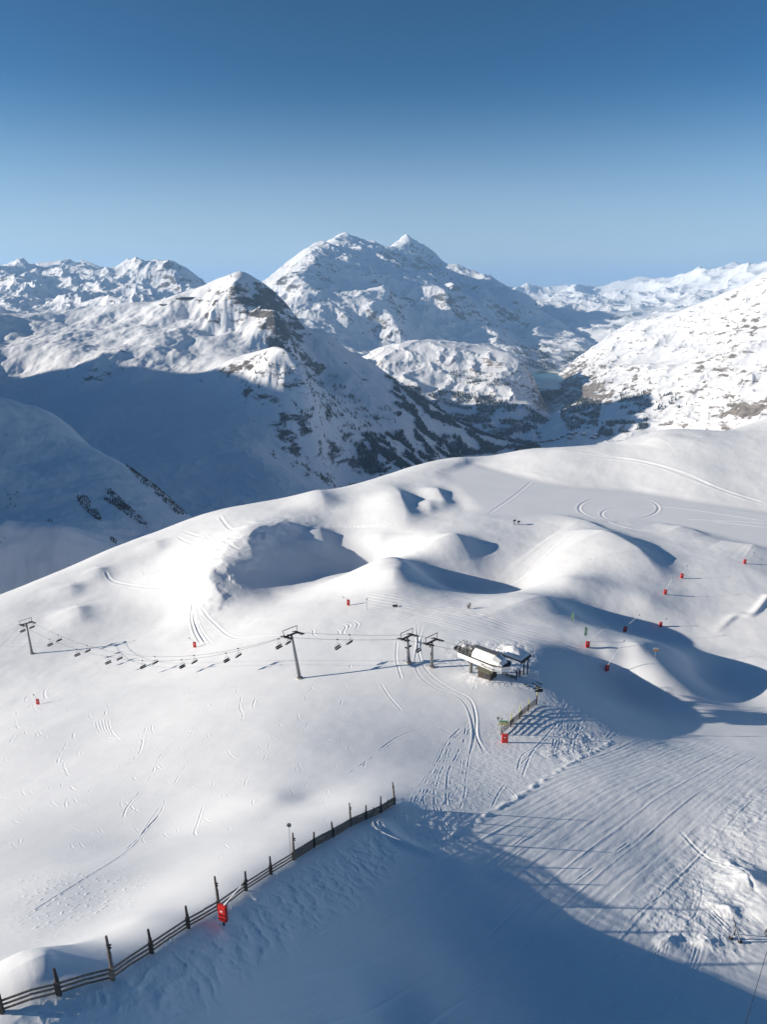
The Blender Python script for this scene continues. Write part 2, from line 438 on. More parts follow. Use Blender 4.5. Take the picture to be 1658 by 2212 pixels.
C6 = lambda pts: [(829 + x / 2, 1393 + y / 2) for x, y in pts]
C5 = lambda pts: [(x / 2, 1393 + y / 2) for x, y in pts]
C3 = lambda pts: [(x / 2, 928 + y / 2) for x, y in pts]
C8 = lambda pts: [(829 + x / 2, 1724 + y / 2) for x, y in pts]
C7 = lambda pts: [(x / 2, 1724 + y / 2) for x, y in pts]
# lake and the slope behind it
ell = [(1338 + 86 * math.cos(t), 1098 + 26 * math.sin(t)) for t in np.linspace(-1.2, 4.2, 20)]
track(ell, .42, .15, .09)
ell2 = [(1345 + 44 * math.cos(t), 1111 + 15 * math.sin(t)) for t in np.linspace(1.2, 4.6, 12)]
track(ell2, .4, .13, .08)
for p in ([(1090,329),(1250,338),(1400,358),(1658,398)], [(1290,388),(1480,396),(1658,406)], [(640,225),(560,290),(455,362)], [(660,92),(860,105),(1100,135),(1300,190),(1450,255),(1658,320)], [(960,395),(1050,425),(1180,441)], [(1660,425),(1400,395)]):
    track(C4(p), .5, .1 if p[0] == (640,225) else .24, .13)
track(C4([(880,100),(1120,140),(1320,205),(1420,245)]), .5, .18, .1)
# upper slope
for p in ([(455,610),(480,650),(560,672),(640,682),(700,678)], [(760,460),(860,500),(960,520),(1060,500)], [(790,440),(880,465),(1010,470),(1100,465)], [(880,455),(1000,500),(1080,515)], [(950,375),(1010,435)], [(780,500),(870,470),(960,480)]):
    track(C3(p), .5, .2, .14)
for k in range(6):
    o = RNG.uniform(-10, 10, 2)
    track(C3([(865 + o[0], 650), (838 + o[0], 740), (835 + o[1], 800), (850 + o[1] * 1.6, 860), (890 + o[1] * 2.5, 925)]), .3, .14, .08)
track(C3([(865,760),(930,840),(990,890),(1060,900),(1250,890)]), .4, .18, .1)
# tracks sweeping past the lift station
for k in range(9):
    o = k * 11 + RNG.uniform(-4, 4)
    track(C4([(-RNG.uniform(10, 90), 708 + o * .75), (120, 735 + o * .9), (300, 770 + o), (480, 820 + o * 1.0), (640, 870 + o * .9), (760, 912 + o * .5), (830 + RNG.uniform(0, 80), 945 + o * .45)]), .32, .13, .08)
for k in range(5):
    o = k * 13
    track(C4([(-90, 705 + o), (0, 722 + o), (150, 745 + o * .8), (330, 765 + o * .6), (520, 800 + o * .5), (800, 850 + o * .4)]), .3, .12, .07)
for k in range(8):
    o = k * 12 + RNG.uniform(-5, 5)
    track(C6([(175 - o * .4, -100), (140 + o * .2, 40), (150 + o * .6, 120), (220 + o * .8, 185), (330 + o * .5, 230), (375 + o * .3, 300), (390 + o * .2, 400), (375 + o, 480)]), .26, .10, .06)
for p in ([(60,-20),(55,60),(80,150)], [(-10,170),(30,230),(80,285)], [(100,355),(230,355),(320,400)], [(700,218),(560,212),(420,220),(250,205)], [(390,190),(400,175)], [(-20,455),(60,400),(170,360),(250,358)], [(580,545),(600,480),(660,440),(720,400)], [(600,575),(640,470),(700,400),(760,330)], [(640,470),(590,520)], [(470,700),(500,640),(530,600)], [(510,600),(560,640),(575,665)]):
    track(C6(p), .24, .10, .06)
for k in range(16):      # run down from the station towards the end of the near fence
    o = RNG.uniform(-1, 1); s = RNG.uniform(-1, 1)
    track(C6([(385 + o * 30, 330), (330 + s * 60 + o * 20, 430), (290 + s * 90, 540), (260 + s * 110 + o * 30, 640), (250 + s * 90 + o * 60, 720), (300 + s * 60 + o * 60, 800)]), .2, .08, .05, gap=.35)
for k in range(40):      # criss-cross tracks on the chopped shoulder below the marker fence
    x0, y0 = RNG.uniform(680, 1050), RNG.uniform(230, 520); an = RNG.normal(-.9, .5); L = RNG.uniform(50, 190); c = RNG.uniform(-.5, .5)
    pts = [(x0 + L * t * math.cos(an + c * t), y0 - L * t * math.sin(an + c * t) * -1 * .7) for t in (0, .33, .66, 1)]
    track(C6(pts), .16, .06, .04, gap=.3)
for k in range(26):
    x0, y0 = RNG.uniform(730, 900), RNG.uniform(360, 500); 
    track(C6([(x0, y0), (x0 + 10, y0 - 45), (x0 + 45, y0 - 85)]), .16, .07, .04, gap=.3)
for k in range(30):      # rough ground at the end of the near fence
    x0, y0 = RNG.uniform(30, 330), RNG.uniform(690, 860); an = RNG.uniform(.3, 1.4); L = RNG.uniform(30, 90)
    track(C6([(x0, y0), (x0 + L * math.cos(an), y0 + L * math.sin(an) * .8)]), .16, .10, .08)
# long lines on the sunny slope
for p in ([(850,450),(790,540),(730,640),(690,730),(600,830),(500,928)], [(520,900),(620,810),(720,700)], [(800,380),(700,470),(640,590),(550,700),(530,770)], [(875,700),(850,770),(840,820),(910,812)], [(680,300),(630,360),(600,470),(530,535)],
          [(1045,220),(1037,270),(1050,300),(1045,340)], [(1100,640),(1095,690),(1150,640)], [(90,150),(240,105),(340,65)], [(840,830),(860,760),(880,700)], [(1658,450),(1560,520),(1500,560)], [(455,480),(420,515)], [(290,420),(255,480),(250,510)]):
    track(C5(p), .2, .11, .07, gap=.5)
track(C7([(720,0),(640,110),(560,220),(460,290),(330,370),(200,450),(110,510)]), .13, .10, .06)
track(C7([(880,30),(860,90),(842,155),(905,150)]), .15, .10, .06)
for k in range(5):
    o = k * 13
    track(C5([(415 + o, 330 - o * .3), (425 + o, 365), (455 + o * .9, 400), (495 + o * .5, 410)]), .18, .09, .06, gap=.5)
for k in range(190):     # short turns and scuffs
    x0, y0 = RNG.uniform(0, 1620), RNG.uniform(170, 900)
    if y0 > 900 - x0 * .1 and x0 > 1200: continue
    if x0 > 1150 and y0 > 930 - (x0 - 1150) * .62 : continue
    an = RNG.normal(1.1, .5); L = RNG.uniform(14, 70); c = RNG.uniform(-1.6, 1.6)
    pts = [(x0 - L * t * math.cos(an + c * t), y0 + L * t * math.sin(an + c * t) * .8) for t in (0, .33, .66, 1)]
    track(C5(pts), RNG.uniform(.14, .3), RNG.uniform(.04, .12), RNG.uniform(.03, .08), gap=.6)
for p in ([(1350,900),(1355,870),(1300,870)], [(540,265),(720,262),(730,320),(760,365),(860,395),(960,393)], [(880,280),(1080,262),(1165,290),(1160,340)], [(950,190),(1200,180),(1280,220),(1240,300),(1255,335)], [(1080,170),(1300,165),(1350,200),(1320,240)], [(1180,115),(1380,115),(1490,170),(1445,250)]):
    track([(880 * .6632 + x / 5.18 * .6632, 2000 * .6632 + y / 5.18 * .6632) for x, y in p], .25, .12, .1)
# groomer marks and tracks in the shade and on the far right
for p in ([(0,550),(160,440),(330,380)], [(0,640),(200,500),(420,360)], [(0,940),(150,800),(330,660),(560,500)], [(400,900),(560,780),(700,650)], [(640,420),(800,300),(1000,140),(1190,0)], [(1010,600),(1090,510),(1180,440),(1330,360)], [(1180,440),(1200,400),(1190,360)], [(1335,350),(1345,420),(1330,480)], [(1365,350),(1378,420),(1340,520),(1250,560)], [(1290,120),(1400,200),(1480,270),(1560,330),(1640,420)], [(540,220),(850,25)], [(400,325),(560,210),(680,110)], [(950,880),(1080,740),(1210,600)], [(1050,940),(1150,800),(1240,640)], [(1230,960),(1290,830),(1340,700),(1365,620)]):
    track(C8(p), .3, .10, .10, gap=.6)
for p in ([(1280,140),(1400,260),(1540,330),(1600,410),(1658,480)],):
    track(C8(p), 1.0, .45, .3)
ridge(C8([(1430,290),(1500,300),(1545,350),(1530,410),(1480,440)]), [.1,.4,.6,.4,.1], 2.2, 1.1, lee=2, noise=.6)
ridge(C8([(1530,290),(1600,350),(1658,430),(1700,520)]), [.3,.8,.9,.8], 2.6, 1.4, lee=2, noise=.8)
ridge(C8([(1450,440),(1490,480),(1520,520)]), [.2,.6,.1], 1.8, 1.4, noise=.5)
ridge(C8([(1350,590),(1380,615),(1410,645)]), [.1,.45,.1], 1.2, 1.3, noise=.5)
ridge(C8([(1205,600),(1240,625),(1265,640)]), [.1,.45,.1], 1.2, 1.3, noise=.5)
ridge(C8([(0,120),(60,180),(200,235)]), [.5,.5,.2], 1.0, 1.2)
apply_mounds()
# snow whirled up along the groomer's right-hand bank, seen as stripes that catch the light
for k in range(34):
    x0, y0 = RNG.uniform(1380, 1640), RNG.uniform(440, 600); L = RNG.uniform(25, 90)
    track(C8([(x0, y0), (x0 + L * .6, y0 + L * .55), (x0 + L, y0 + L * .95)]), .16, .10, .10)
for k in range(14):
    x0 = 1160 + k * 17 + RNG.uniform(-6, 6)
    track(C8([(x0 + 30, 620), (x0, 720), (x0 - 60 - k, 830), (x0 - 160 - 3 * k, 960)]), .25, .10, .09, gap=.5)
for k in range(34):     # long straight machine marks down the piste, faint in the shade
    u0 = RNG.uniform(520, 1420); v0 = RNG.uniform(1930, 2260); L = RNG.uniform(60, 240)
    if v0 < 2050 and u0 > 1150: continue
    track([(u0, v0), (u0 + L * .5, v0 - L * .37), (u0 + L, v0 - L * .74)], .35, .16, .16, gap=.5)
# ridges of bulldozed snow on the fence bank
for k in range(60):
    t = RNG.uniform(0, 1); x0 = 100 + 1150 * t; y0 = 930 - 700 * t + RNG.uniform(10, 160)
    an = RNG.uniform(1.2, 2.2); L = RNG.uniform(15, 60)
    track(C7([(x0, y0), (x0 + L * math.cos(an) * .6, y0 + L * math.sin(an))]), .10, .05, .04, gap=.4)
# ================================================================== light
SUN_AZ_X, SUN_AZ_Y = -1.0, -0.07       # the sun stands to the left
_sh = Vector((SUN_AZ_X, SUN_AZ_Y, 0)).normalized()
sdir = Vector((_sh.x * math.cos(SUN_EL), _sh.y * math.cos(SUN_EL), math.sin(SUN_EL)))
sun_data = bpy.data.lights.new('sun', 'SUN'); sun_data.energy = SUN_E; sun_data.angle = D2R(.5); sun_data.color = (1.0, .915, .79)
sun = bpy.data.objects.new('sun', sun_data); C.objects.link(sun)
sun.rotation_euler = sdir.to_track_quat('Z', 'Y').to_euler()
sun.location = (-60, -10, 60)
w = bpy.data.worlds.new('World'); bpy.context.scene.world = w; w.use_nodes = True
nt = w.node_tree; bg = nt.nodes['Background']
sky = nt.nodes.new('ShaderNodeTexSky'); sky.sky_type = 'NISHITA'; sky.sun_disc = False
sky.sun_elevation = SUN_EL; sky.sun_rotation = math.atan2(sdir.x, sdir.y)
sky.altitude = 2600; sky.air_density = AIR; sky.dust_density = DUST; sky.ozone_density = OZ
hs = nt.nodes.new('ShaderNodeMix'); hs.data_type = 'RGBA'; hs.blend_type = 'MULTIPLY'; hs.inputs['Factor'].default_value = 1
hs.inputs['B'].default_value = SKYTINT
gm = nt.nodes.new('ShaderNodeGamma'); gm.inputs['Gamma'].default_value = 1.5
nt.links.new(sky.outputs['Color'], gm.inputs['Color']); nt.links.new(gm.outputs['Color'], hs.inputs['A'])
# the band of pale air over the horizon
tc = nt.nodes.new('ShaderNodeTexCoord'); sx = nt.nodes.new('ShaderNodeSeparateXYZ'); nt.links.new(tc.outputs['Generated'], sx.inputs[0])
mr = nt.nodes.new('ShaderNodeMapRange'); mr.interpolation_type = 'SMOOTHSTEP'; nt.links.new(sx.outputs['Z'], mr.inputs['Value'])
mr.inputs['From Min'].default_value = .26; mr.inputs['From Max'].default_value = -.02; mr.inputs['To Min'].default_value = 0; mr.inputs['To Max'].default_value = 1
pw = nt.nodes.new('ShaderNodeMath'); pw.operation = 'POWER'; pw.inputs[1].default_value = 1.2; nt.links.new(mr.outputs['Result'], pw.inputs[0])
hz = nt.nodes.new('ShaderNodeMix'); hz.data_type = 'RGBA'; hz.inputs['B'].default_value = HORIZ
nt.links.new(pw.outputs[0], hz.inputs['Factor']); nt.links.new(hs.outputs['Result'], hz.inputs['A']); nt.links.new(hz.outputs['Result'], bg.inputs['Color']); bg.inputs['Strength'].default_value = SKY_E
sc = bpy.context.scene
sc.view_settings.view_transform = 'Standard'; sc.view_settings.look = 'None'; sc.view_settings.exposure = EXPO; sc.view_settings.gamma = 1
sc.cycles.max_bounces = 6; sc.cycles.diffuse_bounces = 3; sc.cycles.volume_bounces = 1
# ================================================================== ground materials
def snow_ground():
    m, nt, bs = new_mat('snow')
    N = nt.nodes.new; Lk = nt.links.new
    bs.inputs['Roughness'].default_value = .62
    bs.inputs['Specular IOR Level'].default_value = .25
    geo = N('ShaderNodeNewGeometry')
    n1 = N('ShaderNodeTexNoise'); n1.inputs['Scale'].default_value = .05; n1.inputs['Detail'].default_value = 6; Lk(geo.outputs['Position'], n1.inputs['Vector'])
    r = N('ShaderNodeValToRGB'); r.color_ramp.elements[0].position = .3; r.color_ramp.elements[1].position = .7
    r.color_ramp.elements[0].color = (.87, .875, .885, 1); r.color_ramp.elements[1].color = (.93, .93, .93, 1)
    Lk(n1.outputs['Fac'], r.inputs['Fac'])
    Lk(r.outputs['Color'], bs.inputs['Base Color'])
    # fine crust
    n2 = N('ShaderNodeTexNoise'); n2.inputs['Scale'].default_value = 1.4; n2.inputs['Detail'].default_value = 8; n2.inputs['Roughness'].default_value = .65
    Lk(geo.outputs['Position'], n2.inputs['Vector'])
    b = N('ShaderNodeBump'); b.inputs['Strength'].default_value = .35; b.inputs['Distance'].default_value = .05
    Lk(n2.outputs['Fac'], b.inputs['Height']); Lk(b.outputs['Normal'], bs.inputs['Normal'])
    return m

def mountain_mat(name, lo, hi, rock=(.16, .14, .125), scale=.004, dark=(.07,.065,.06), band=2.2):
    """snow that slides off steep ground: rock where attribute 'rock' says so, broken up by noise"""
    m, nt, bs = new_mat(name)
    N = nt.nodes.new; Lk = nt.links.new
    bs.inputs['Roughness'].default_value = .8; bs.inputs['Specular IOR Level'].default_value = .15
    geo = N('ShaderNodeNewGeometry'); at = N('ShaderNodeAttribute'); at.attribute_name = 'rock'
    n = N('ShaderNodeTexNoise'); n.inputs['Scale'].default_value = scale; n.inputs['Detail'].default_value = 9; n.inputs['Roughness'].default_value = .7
    mp = N('ShaderNodeMapping'); mp.inputs['Scale'].default_value = (1, 1, band); Lk(geo.outputs['Position'], mp.inputs['Vector']); Lk(mp.outputs['Vector'], n.inputs['Vector'])
    ad = N('ShaderNodeMath'); ad.operation = 'MULTIPLY_ADD'; Lk(n.outputs['Fac'], ad.inputs[0]); ad.inputs[1].default_value = 2.4
    sb = N('ShaderNodeMath'); sb.operation = 'SUBTRACT'; Lk(at.outputs['Fac'], sb.inputs[0]); sb.inputs[1].default_value = 1.2; Lk(sb.outputs[0], ad.inputs[2])
    mr = N('ShaderNodeMapRange'); mr.inputs['From Min'].default_value = lo; mr.inputs['From Max'].default_value = hi; Lk(ad.outputs[0], mr.inputs['Value'])
    n2 = N('ShaderNodeTexNoise'); n2.inputs['Scale'].default_value = scale * 4; n2.inputs['Detail'].default_value = 6; Lk(geo.outputs['Position'], n2.inputs['Vector'])
    rr = N('ShaderNodeValToRGB'); rr.color_ramp.elements[0].position = .35; rr.color_ramp.elements[1].position = .65
    rr.color_ramp.elements[0].color = (*dark, 1); rr.color_ramp.elements[1].color = (*rock, 1); Lk(n2.outputs['Fac'], rr.inputs['Fac'])
    mx = N('ShaderNodeMix'); mx.data_type = 'RGBA'; Lk(mr.outputs['Result'], mx.inputs['Factor'])
    mx.inputs['A'].default_value = (.85, .85, .86, 1); Lk(rr.outputs['Color'], mx.inputs['B'])
    Lk(mx.outputs['Result'], bs.inputs['Base Color'])
    b = N('ShaderNodeBump'); b.inputs['Strength'].default_value = .6; b.inputs['Distance'].default_value = .035 / scale
    Lk(n.outputs['Fac'], b.inputs['Height']); Lk(b.outputs['Normal'], bs.inputs['Normal'])
    return m
M_SNOW = snow_ground()
near = grid_object('snow_hill', G.X, G.Y, G.Z, M_SNOW)
# ================================================================== far terrain, every sheet at its own distance
def far_sheet(name, pts, th, r, n, mat, back=None, world=(), detail=None, rockf=None, smooth=1e-6, calm=.4, crisp=None, bk=((1.1, .04), (1.3, .2), (1.6, .42))):
    W = []
    for (U, V, rr) in pts: p = at_r(U, V, rr); W.append((p[0], p[1], p[2]))
    for (U, V, rr) in (back or []):
        p = at_r(U, V, rr)
        for e, g in bk:
            W.append((p[0] * e, p[1] * e, p[2] - g * rr * .9))
    W += list(world)
    f = TPS(W, smooth)
    k = 5
    S = Polar(np.linspace(D2R(th[0]), D2R(th[1]), int(n[0] * FQ)), np.geomspace(r[0], r[1], int(n[1] * FQ)), k)
    S.Z = S.coarse(f)
    gx, gy = S.grad(S.Z)
    rock = np.zeros_like(S.Z)
    if detail is not None:
        S.U, S.V = project(S.X, S.Y, S.Z)
        dz, rk = detail(S, gx, gy)
        if back:
            cl = np.array([at_r(*t)[:2] for t in back])
            cd = poly_dist(cl, S.X, S.Y)[0] / S.r[:, None]
            dz = dz * (calm + (1 - calm) * sstep(0, .07, cd))
        if crisp:
            for cell, am in crisp: dz = dz + am * (ridged(S.X / cell, S.Y / cell, 5, int(cell)) - .9)
        S.Z = S.Z + dz
        rock = rock + rk
    gx, gy = S.grad(S.Z)
    S.gx, S.gy = gx, gy
    slope = np.hypot(gx, gy)
    rock = rock + (rockf(S, slope) if rockf is not None else sstep(.5, 1.3, slope))
    S.U, S.V = project(S.X, S.Y, S.Z)
    S.o = grid_object(name, S.X, S.Y, S.Z, mat, {'rock': rock})
    return S

def blob(S, U, V, wu, wv):
    return np.exp(-((S.U - U) / wu) ** 2 - ((S.V - V) / wv) ** 2)

# ---- the spur on the left, all in shade
spur_edge = [(0,862,1500),(60,880,1450),(130,905,1400),(230,985,1250),(340,1052,1120),(400,1112,1030),(470,1170,980)]
spur = [(0,1000,1150),(0,1150,900),(0,1290,700),(150,1000,1150),(150,1100,950),(150,1230,720),(260,1080,1000),(300,1160,850),(380,1150,900),(-200,800,1500),(-200,1000,1050),(-200,1250,650),(-350,700,1700)]
def d_spur(S, gx, gy):
    x, y = S.X, S.Y
    return 6 * fbm(x / 90, y / 90, 6, 3, .55) + erosion(x, y, gx, gy, 60, 3.0, 4, 5), .12 * blob(S, 60, 1010, 60, 30)
SPUR = far_sheet('left_mountain_spur', spur_edge + spur, (-44, -10), (480, 2600), (110, 80), mountain_mat('spur_snow', .56, .74, scale=.02), back=spur_edge,
          world=[(-700,450,-330),(-1000,900,-100),(-500,300,-420),(-300,550,-400)], detail=d_spur, rockf=lambda S, s: sstep(.7, 1.6, s) * .5 + .15 * blob(S, 20, 1150, 40, 60))

# ---- the middle mountain with the rocky knob
m_top = [(-250,700,4600),(-100,700,4500),(0,700,4400),(125,694,4350),(210,672,4300),(280,667,4250),(350,662,4200),(390,649,4150),(430,630,4050),(465,609,3950),(500,597,3900),(515,593,3880),(540,597,3880),(575,614,3900),(600,634,3900),(625,664,3900),(650,694,3900),(670,709,3900),(725,729,3920),(750,754,3920),(800,784,3950),(829,806,3950),(859,826,3950),(929,879,3900),(979,914,3850),(1060,945,3800),(1150,960,3750)]
m_in = [(-150,830,3300),(0,831,3350),(100,835,3210),(200,838,3080),(0,770,3600),(100,765,3500),(250,765,3400),(180,720,3900),(330,735,3500),(200,800,3150),(300,815,3050),(390,847,2880),(415,820,3000),(440,780,3200),(425,740,3400),(395,700,3700),(440,690,3700),(465,650,3640),(500,650,3600),
        (200,900,2700),(0,900,3000),(-150,960,2700),(300,950,2450),(200,960,2500),(400,1000,2150),(330,1010,2150),(420,1070,1950),(480,1040,2050),(550,1000,2120),(600,905,2480),(690,896,2600),(500,870,2600),(480,800,2850),
        (505,700,3550),(560,706,3420),(625,712,3450),(640,760,3450),(600,770,3300),(700,790,3600),(700,850,2950),(760,830,3500),(800,900,3200),(700,960,2600),(800,970,2800),(880,930,3200),(900,975,3100),(1000,960,3450),(650,1040,2100),(560,660,3620),(600,700,3680)]
m_valley = [(1229,952,3720),(1100,975,3550),(1000,985,3400),(829,1020,2700),(1400,960,3600),(700,1070,2250)]
def d_mid(S, gx, gy):
    x, y = S.X, S.Y
    up = sstep(900, 820, S.V)
    knob = blob(S, 570, 650, 55, 45)
    e = erosion(x, y, gx, gy, 260, 20, 5, 21, .45)
    b = 20 * fbm(x / 260, y / 260, 6, 7) * sstep(860, 800, S.V) * sstep(470, 400, S.U)
    d = e * (.35 + .65 * up) + b + 26 * (ridged(x / 240, y / 240, 5, 3) - .9) * knob + 10 * (ridged(x / 150, y / 150, 5, 8) - .9) * blob(S, 640, 720, 60, 45)
    d = d + 5 * fbm(x / 120, y / 120, 5, 55) + 2.2 * (ridged(x / 60, y / 60, 4, 57) - .9) * (1 - up)
    rk = .06 + .5 * blob(S, 575, 650, 60, 45) + .42 * blob(S, 618, 730, 45, 38) + .30 * blob(S, 500, 790, 40, 50) + .3 * blob(S, 290, 800, 60, 22) + .22 * blob(S, 720, 800, 60, 60) + .25 * blob(S, 620, 950, 40, 30) + .3*blob(S, 850, 990, 110, 35)+.2*blob(S, 300, 740, 120, 50) + .3*blob(S, 800,820,30,30)
    return d, rk
MID = far_sheet('middle_mountain', m_top + m_in + m_valley, (-40, 27), (1500, 7000), (210, 150), mountain_mat('middle_mountain_snow', .56, .74, scale=.012), back=m_top, bk=((1.05, .035), (1.14, .13), (1.3, .28), (1.6, .42)),
          detail=d_mid, rockf=lambda S, s: sstep(.45, 1.1, s) * .42)

# ---- the sunlit rock hump above the gorge
h_top = [(790,765,5600),(829,750,5500),(880,741,5450),(929,737,5400),(980,742,5350),(1029,752,5250),(1080,760,5200),(1109,770,5150),(1139,792,5050),(1160,830,4900),(1178,870,4700),(1198,905,4450),(1215,930,4200)]
h_in = [(829,790,4900),(900,800,4850),(980,830,4700),(1050,838,4600),(1110,845,4550),(900,850,4500),(1000,880,4400),(1100,890,4300),(1140,860,4600),(1150,935,4000),(1080,940,3950),(1180,945,3950),(950,770,5000),(1050,790,4900),(1100,800,4850)]
def d_hump(S, gx, gy):
    x, y = S.X, S.Y
    return erosion(x, y, gx, gy, 220, 17, 5, 77, .48) + 14 * (ridged(x / 200, y / 200, 6, 4) - .8), .32 * blob(S, 1080, 795, 70, 30) + .4*blob(S,1165,880,30,50) + .2*blob(S,1000,880,100,40)
HUMP = far_sheet('rock_hump', h_top + h_in, (-3, 16), (3500, 7500), (110, 90), mountain_mat('hump_snow', .56, .74, rock=(.30, .24, .20), scale=.03, dark=(.15,.12,.10)), back=h_top,
          world=[(-500, 5500, -760), (-500, 4600, -900)], detail=d_hump, rockf=lambda S, s: sstep(.4, 1.1, s) * .4 + .12)

# ---- the big peak
p_top = [(540,640,8600),(575,600,9000),(600,590,9300),(625,566,9700),(650,560,10100),(675,543,10500),(690,535,10900),(705,531,11200),(720,552,11300),(760,545,11600),(785,536,11800),(815,539,12200),(845,534,12400),(862,522,12600),(877,504,12700),(897,518,12700),(925,533,12700),(950,555,12600),(975,577,12500),(1010,579,12200),(1040,589,12000),(1070,602,11700),(1100,624,11400),(1130,635,11200),(1160,650,10900),(1200,690,10000),(1240,712,9500),(1270,733,9000),(1290,748,8600)]
p_in = [(862,560,10700),(880,592,10000),(914,602,9500),(935,612,9200),(960,628,8900),(979,641,8600),(985,665,8300),
        (900,560,12000),(940,590,11800),(1000,630,11300),(1060,640,11000),(1120,680,10200),(1180,720,9200),(1230,750,8500),
        (1000,690,8300),(1050,720,8000),(1100,745,7700),(1150,775,7300),(1200,775,7700),(1160,812,6600),(1250,765,7900),
        (900,680,8300),(930,730,7200),(830,735,6900),(750,745,6400),(700,715,6700),(640,690,7000),(590,650,7800),(560,700,6800),(620,625,7800),
        (660,650,7300),(760,640,7900),(690,600,8300),(740,580,8800),(800,560,9800),(800,600,8700),(850,640,8000),(780,680,7200),(850,700,7000),(710,640,7600),(740,550,9900),(840,575,9900),(1040,700,8500),(1030,760,7000),(1180,850,5900),(1150,860,5600),(1220,850,5900),(1100,790,6600),(600,790,5300),(700,800,5300),(850,830,5200),(1000,850,5200),(1150,850,5400)]
def d_peak(S, gx, gy):
    x, y = S.X, S.Y
    amp = sstep(5500, 9500, S.r)[:, None] * np.ones_like(x)
    e = erosion(x, y, gx, gy, 800, 85, 6, 131, .48, strength=1.2)
    d = (e - 8) * (.45 + .55 * amp) + 60 * (ridged(x / 1100, y / 1100, 7, 12, .5) - .95) * (.35 + .65 * amp) * sstep(1250, 1100, S.U) 
    rk = .17 + .2 * blob(S, 1060, 590, 70, 22) + .34 * blob(S, 975, 650, 30, 25) + .25 * blob(S, 880, 560, 50, 30) + .2 * blob(S, 690, 610, 50, 40) + .3 * blob(S, 1180, 770, 60, 40) + .22 * blob(S, 940, 570, 60, 22) + .15 * blob(S, 1100, 700, 90, 60)
    return d, rk
PEAK = far_sheet('big_peak', p_top + p_in, (-16, 19), (5200, 19000), (200, 170), mountain_mat('peak_snow', .56, .74, rock=(.22, .20, .185), scale=.006, dark=(.10,.09,.085)), back=p_top, smooth=0.7e-4, calm=.2, crisp=((420, 18), (150, 6)),
          detail=d_peak, rockf=lambda S, s: sstep(.5, 1.3, s) * .5)

# ---- the left far range
l_top = [(-250,600,9500),(-100,595,9500),(0,588,9500),(60,575,9500),(110,566,9500),(135,561,9500),(160,567,9500),(200,571,9400),(230,580,9300),(260,591,9200),(300,600,9000),(345,591,8800),(370,597,8700),(395,600,8500),(420,592,8300),(440,606,8200),(480,640,7800),(560,690,7800)]
l_in = [(0,650,6700),(100,630,7200),(200,640,6700),(300,650,6200),(400,668,6500),(0,690,5400),(200,672,5600),(350,668,5200),(-200,690,5600),(60,610,8200),(160,605,8300),(280,625,7500),(500,700,6000),(-100,640,7000),(0,760,4400),(200,740,4500),(-200,770,4400),(400,730,4500),(500,740,4800),(-350,700,5200)]
def d_left(S, gx, gy):
    x, y = S.X, S.Y
    return erosion(x, y, gx, gy, 700, 48, 6, 231, .5) - 15 + 75 * (ridged(x / 1100, y / 1100, 7, 71) - .95), .32 * blob(S, 360, 610, 90, 22) + .16 * blob(S, 150, 590, 60, 20)
far_sheet('left_far_range', l_top + l_in, (-42, -8), (4400, 14000), (170, 130), mountain_mat('left_range_snow', .56, .74, rock=(.2, .175, .16), scale=.004, dark=(.1,.09,.085)), back=l_top, calm=.2, crisp=((330, 21), (120, 7)),
          detail=d_left, rockf=lambda S, s: sstep(.5, 1.2, s) * .5)

# ---- the slope on the right of the gorge
r_top = [(1900,500,6500),(1800,540,6300),(1700,575,6100),(1658,590,6000),(1620,610,6000),(1590,627,6100),(1560,640,6200),(1530,655,6300),(1500,678,6400),(1430,692,6800),(1370,715,7000),(1310,745,7000),(1280,762,6800),(1240,782,6500),(1212,803,6200)]
r_in = [(1211,836,5400),(1240,850,5000),(1225,890,4500),(1265,882,4500),(1290,860,4600),(1320,850,4550),(1400,830,4450),(1500,800,4350),(1300,800,5300),(1400,770,5300),(1500,740,5200),(1600,700,5000),(1658,660,5000),(1600,770,4200),(1658,740,4300),(1350,900,4050),(1260,930,3850),(1300,945,3700),(1400,940,3650),(1500,910,3600),(1560,850,3750),(1600,870,3450),(1658,850,3400),(1205,812,6300),(1198,835,5900),(1200,860,5300),(1205,900,4600),(1180,905,4700),(1165,870,5600),(1150,850,6200),(1160,930,4100),(1560,905,3350),(1658,900,3200),(1800,850,3200),(1900,700,4200),(1650,960,3000),(1240,960,3650)]
def d_right(S, gx, gy):
    x, y = S.X, S.Y
    rk = .3 * blob(S, 1230, 830, 60, 40) + .3 * blob(S, 1310, 790, 60, 16) + .30 * blob(S, 1330, 850, 80, 40) + .25 * blob(S, 1470, 745, 45, 14) + .45 * blob(S, 1620, 885, 60, 16) + .28 * blob(S, 1630, 715, 40, 20) + .22 * blob(S, 1560, 790, 60, 30) + .25 * blob(S, 1280, 860, 22, 30) + .15*blob(S,1400,880,80,40)
    return erosion(x, y, gx, gy, 300, 25, 5, 331, .5) + 18 * (ridged(x / 320, y / 320, 6, 91) - .9), rk
RIGHT = far_sheet('right_mountain_slope', r_top + r_in, (12, 40), (2600, 9000), (180, 140), mountain_mat('right_slope_snow', .56, .74, rock=(.27, .235, .20), scale=.011, dark=(.12,.105,.095), band=4), back=r_top, crisp=((130, 2.5),),
          detail=d_right, rockf=lambda S, s: sstep(.35, 1.0, s) * .45 + .08)

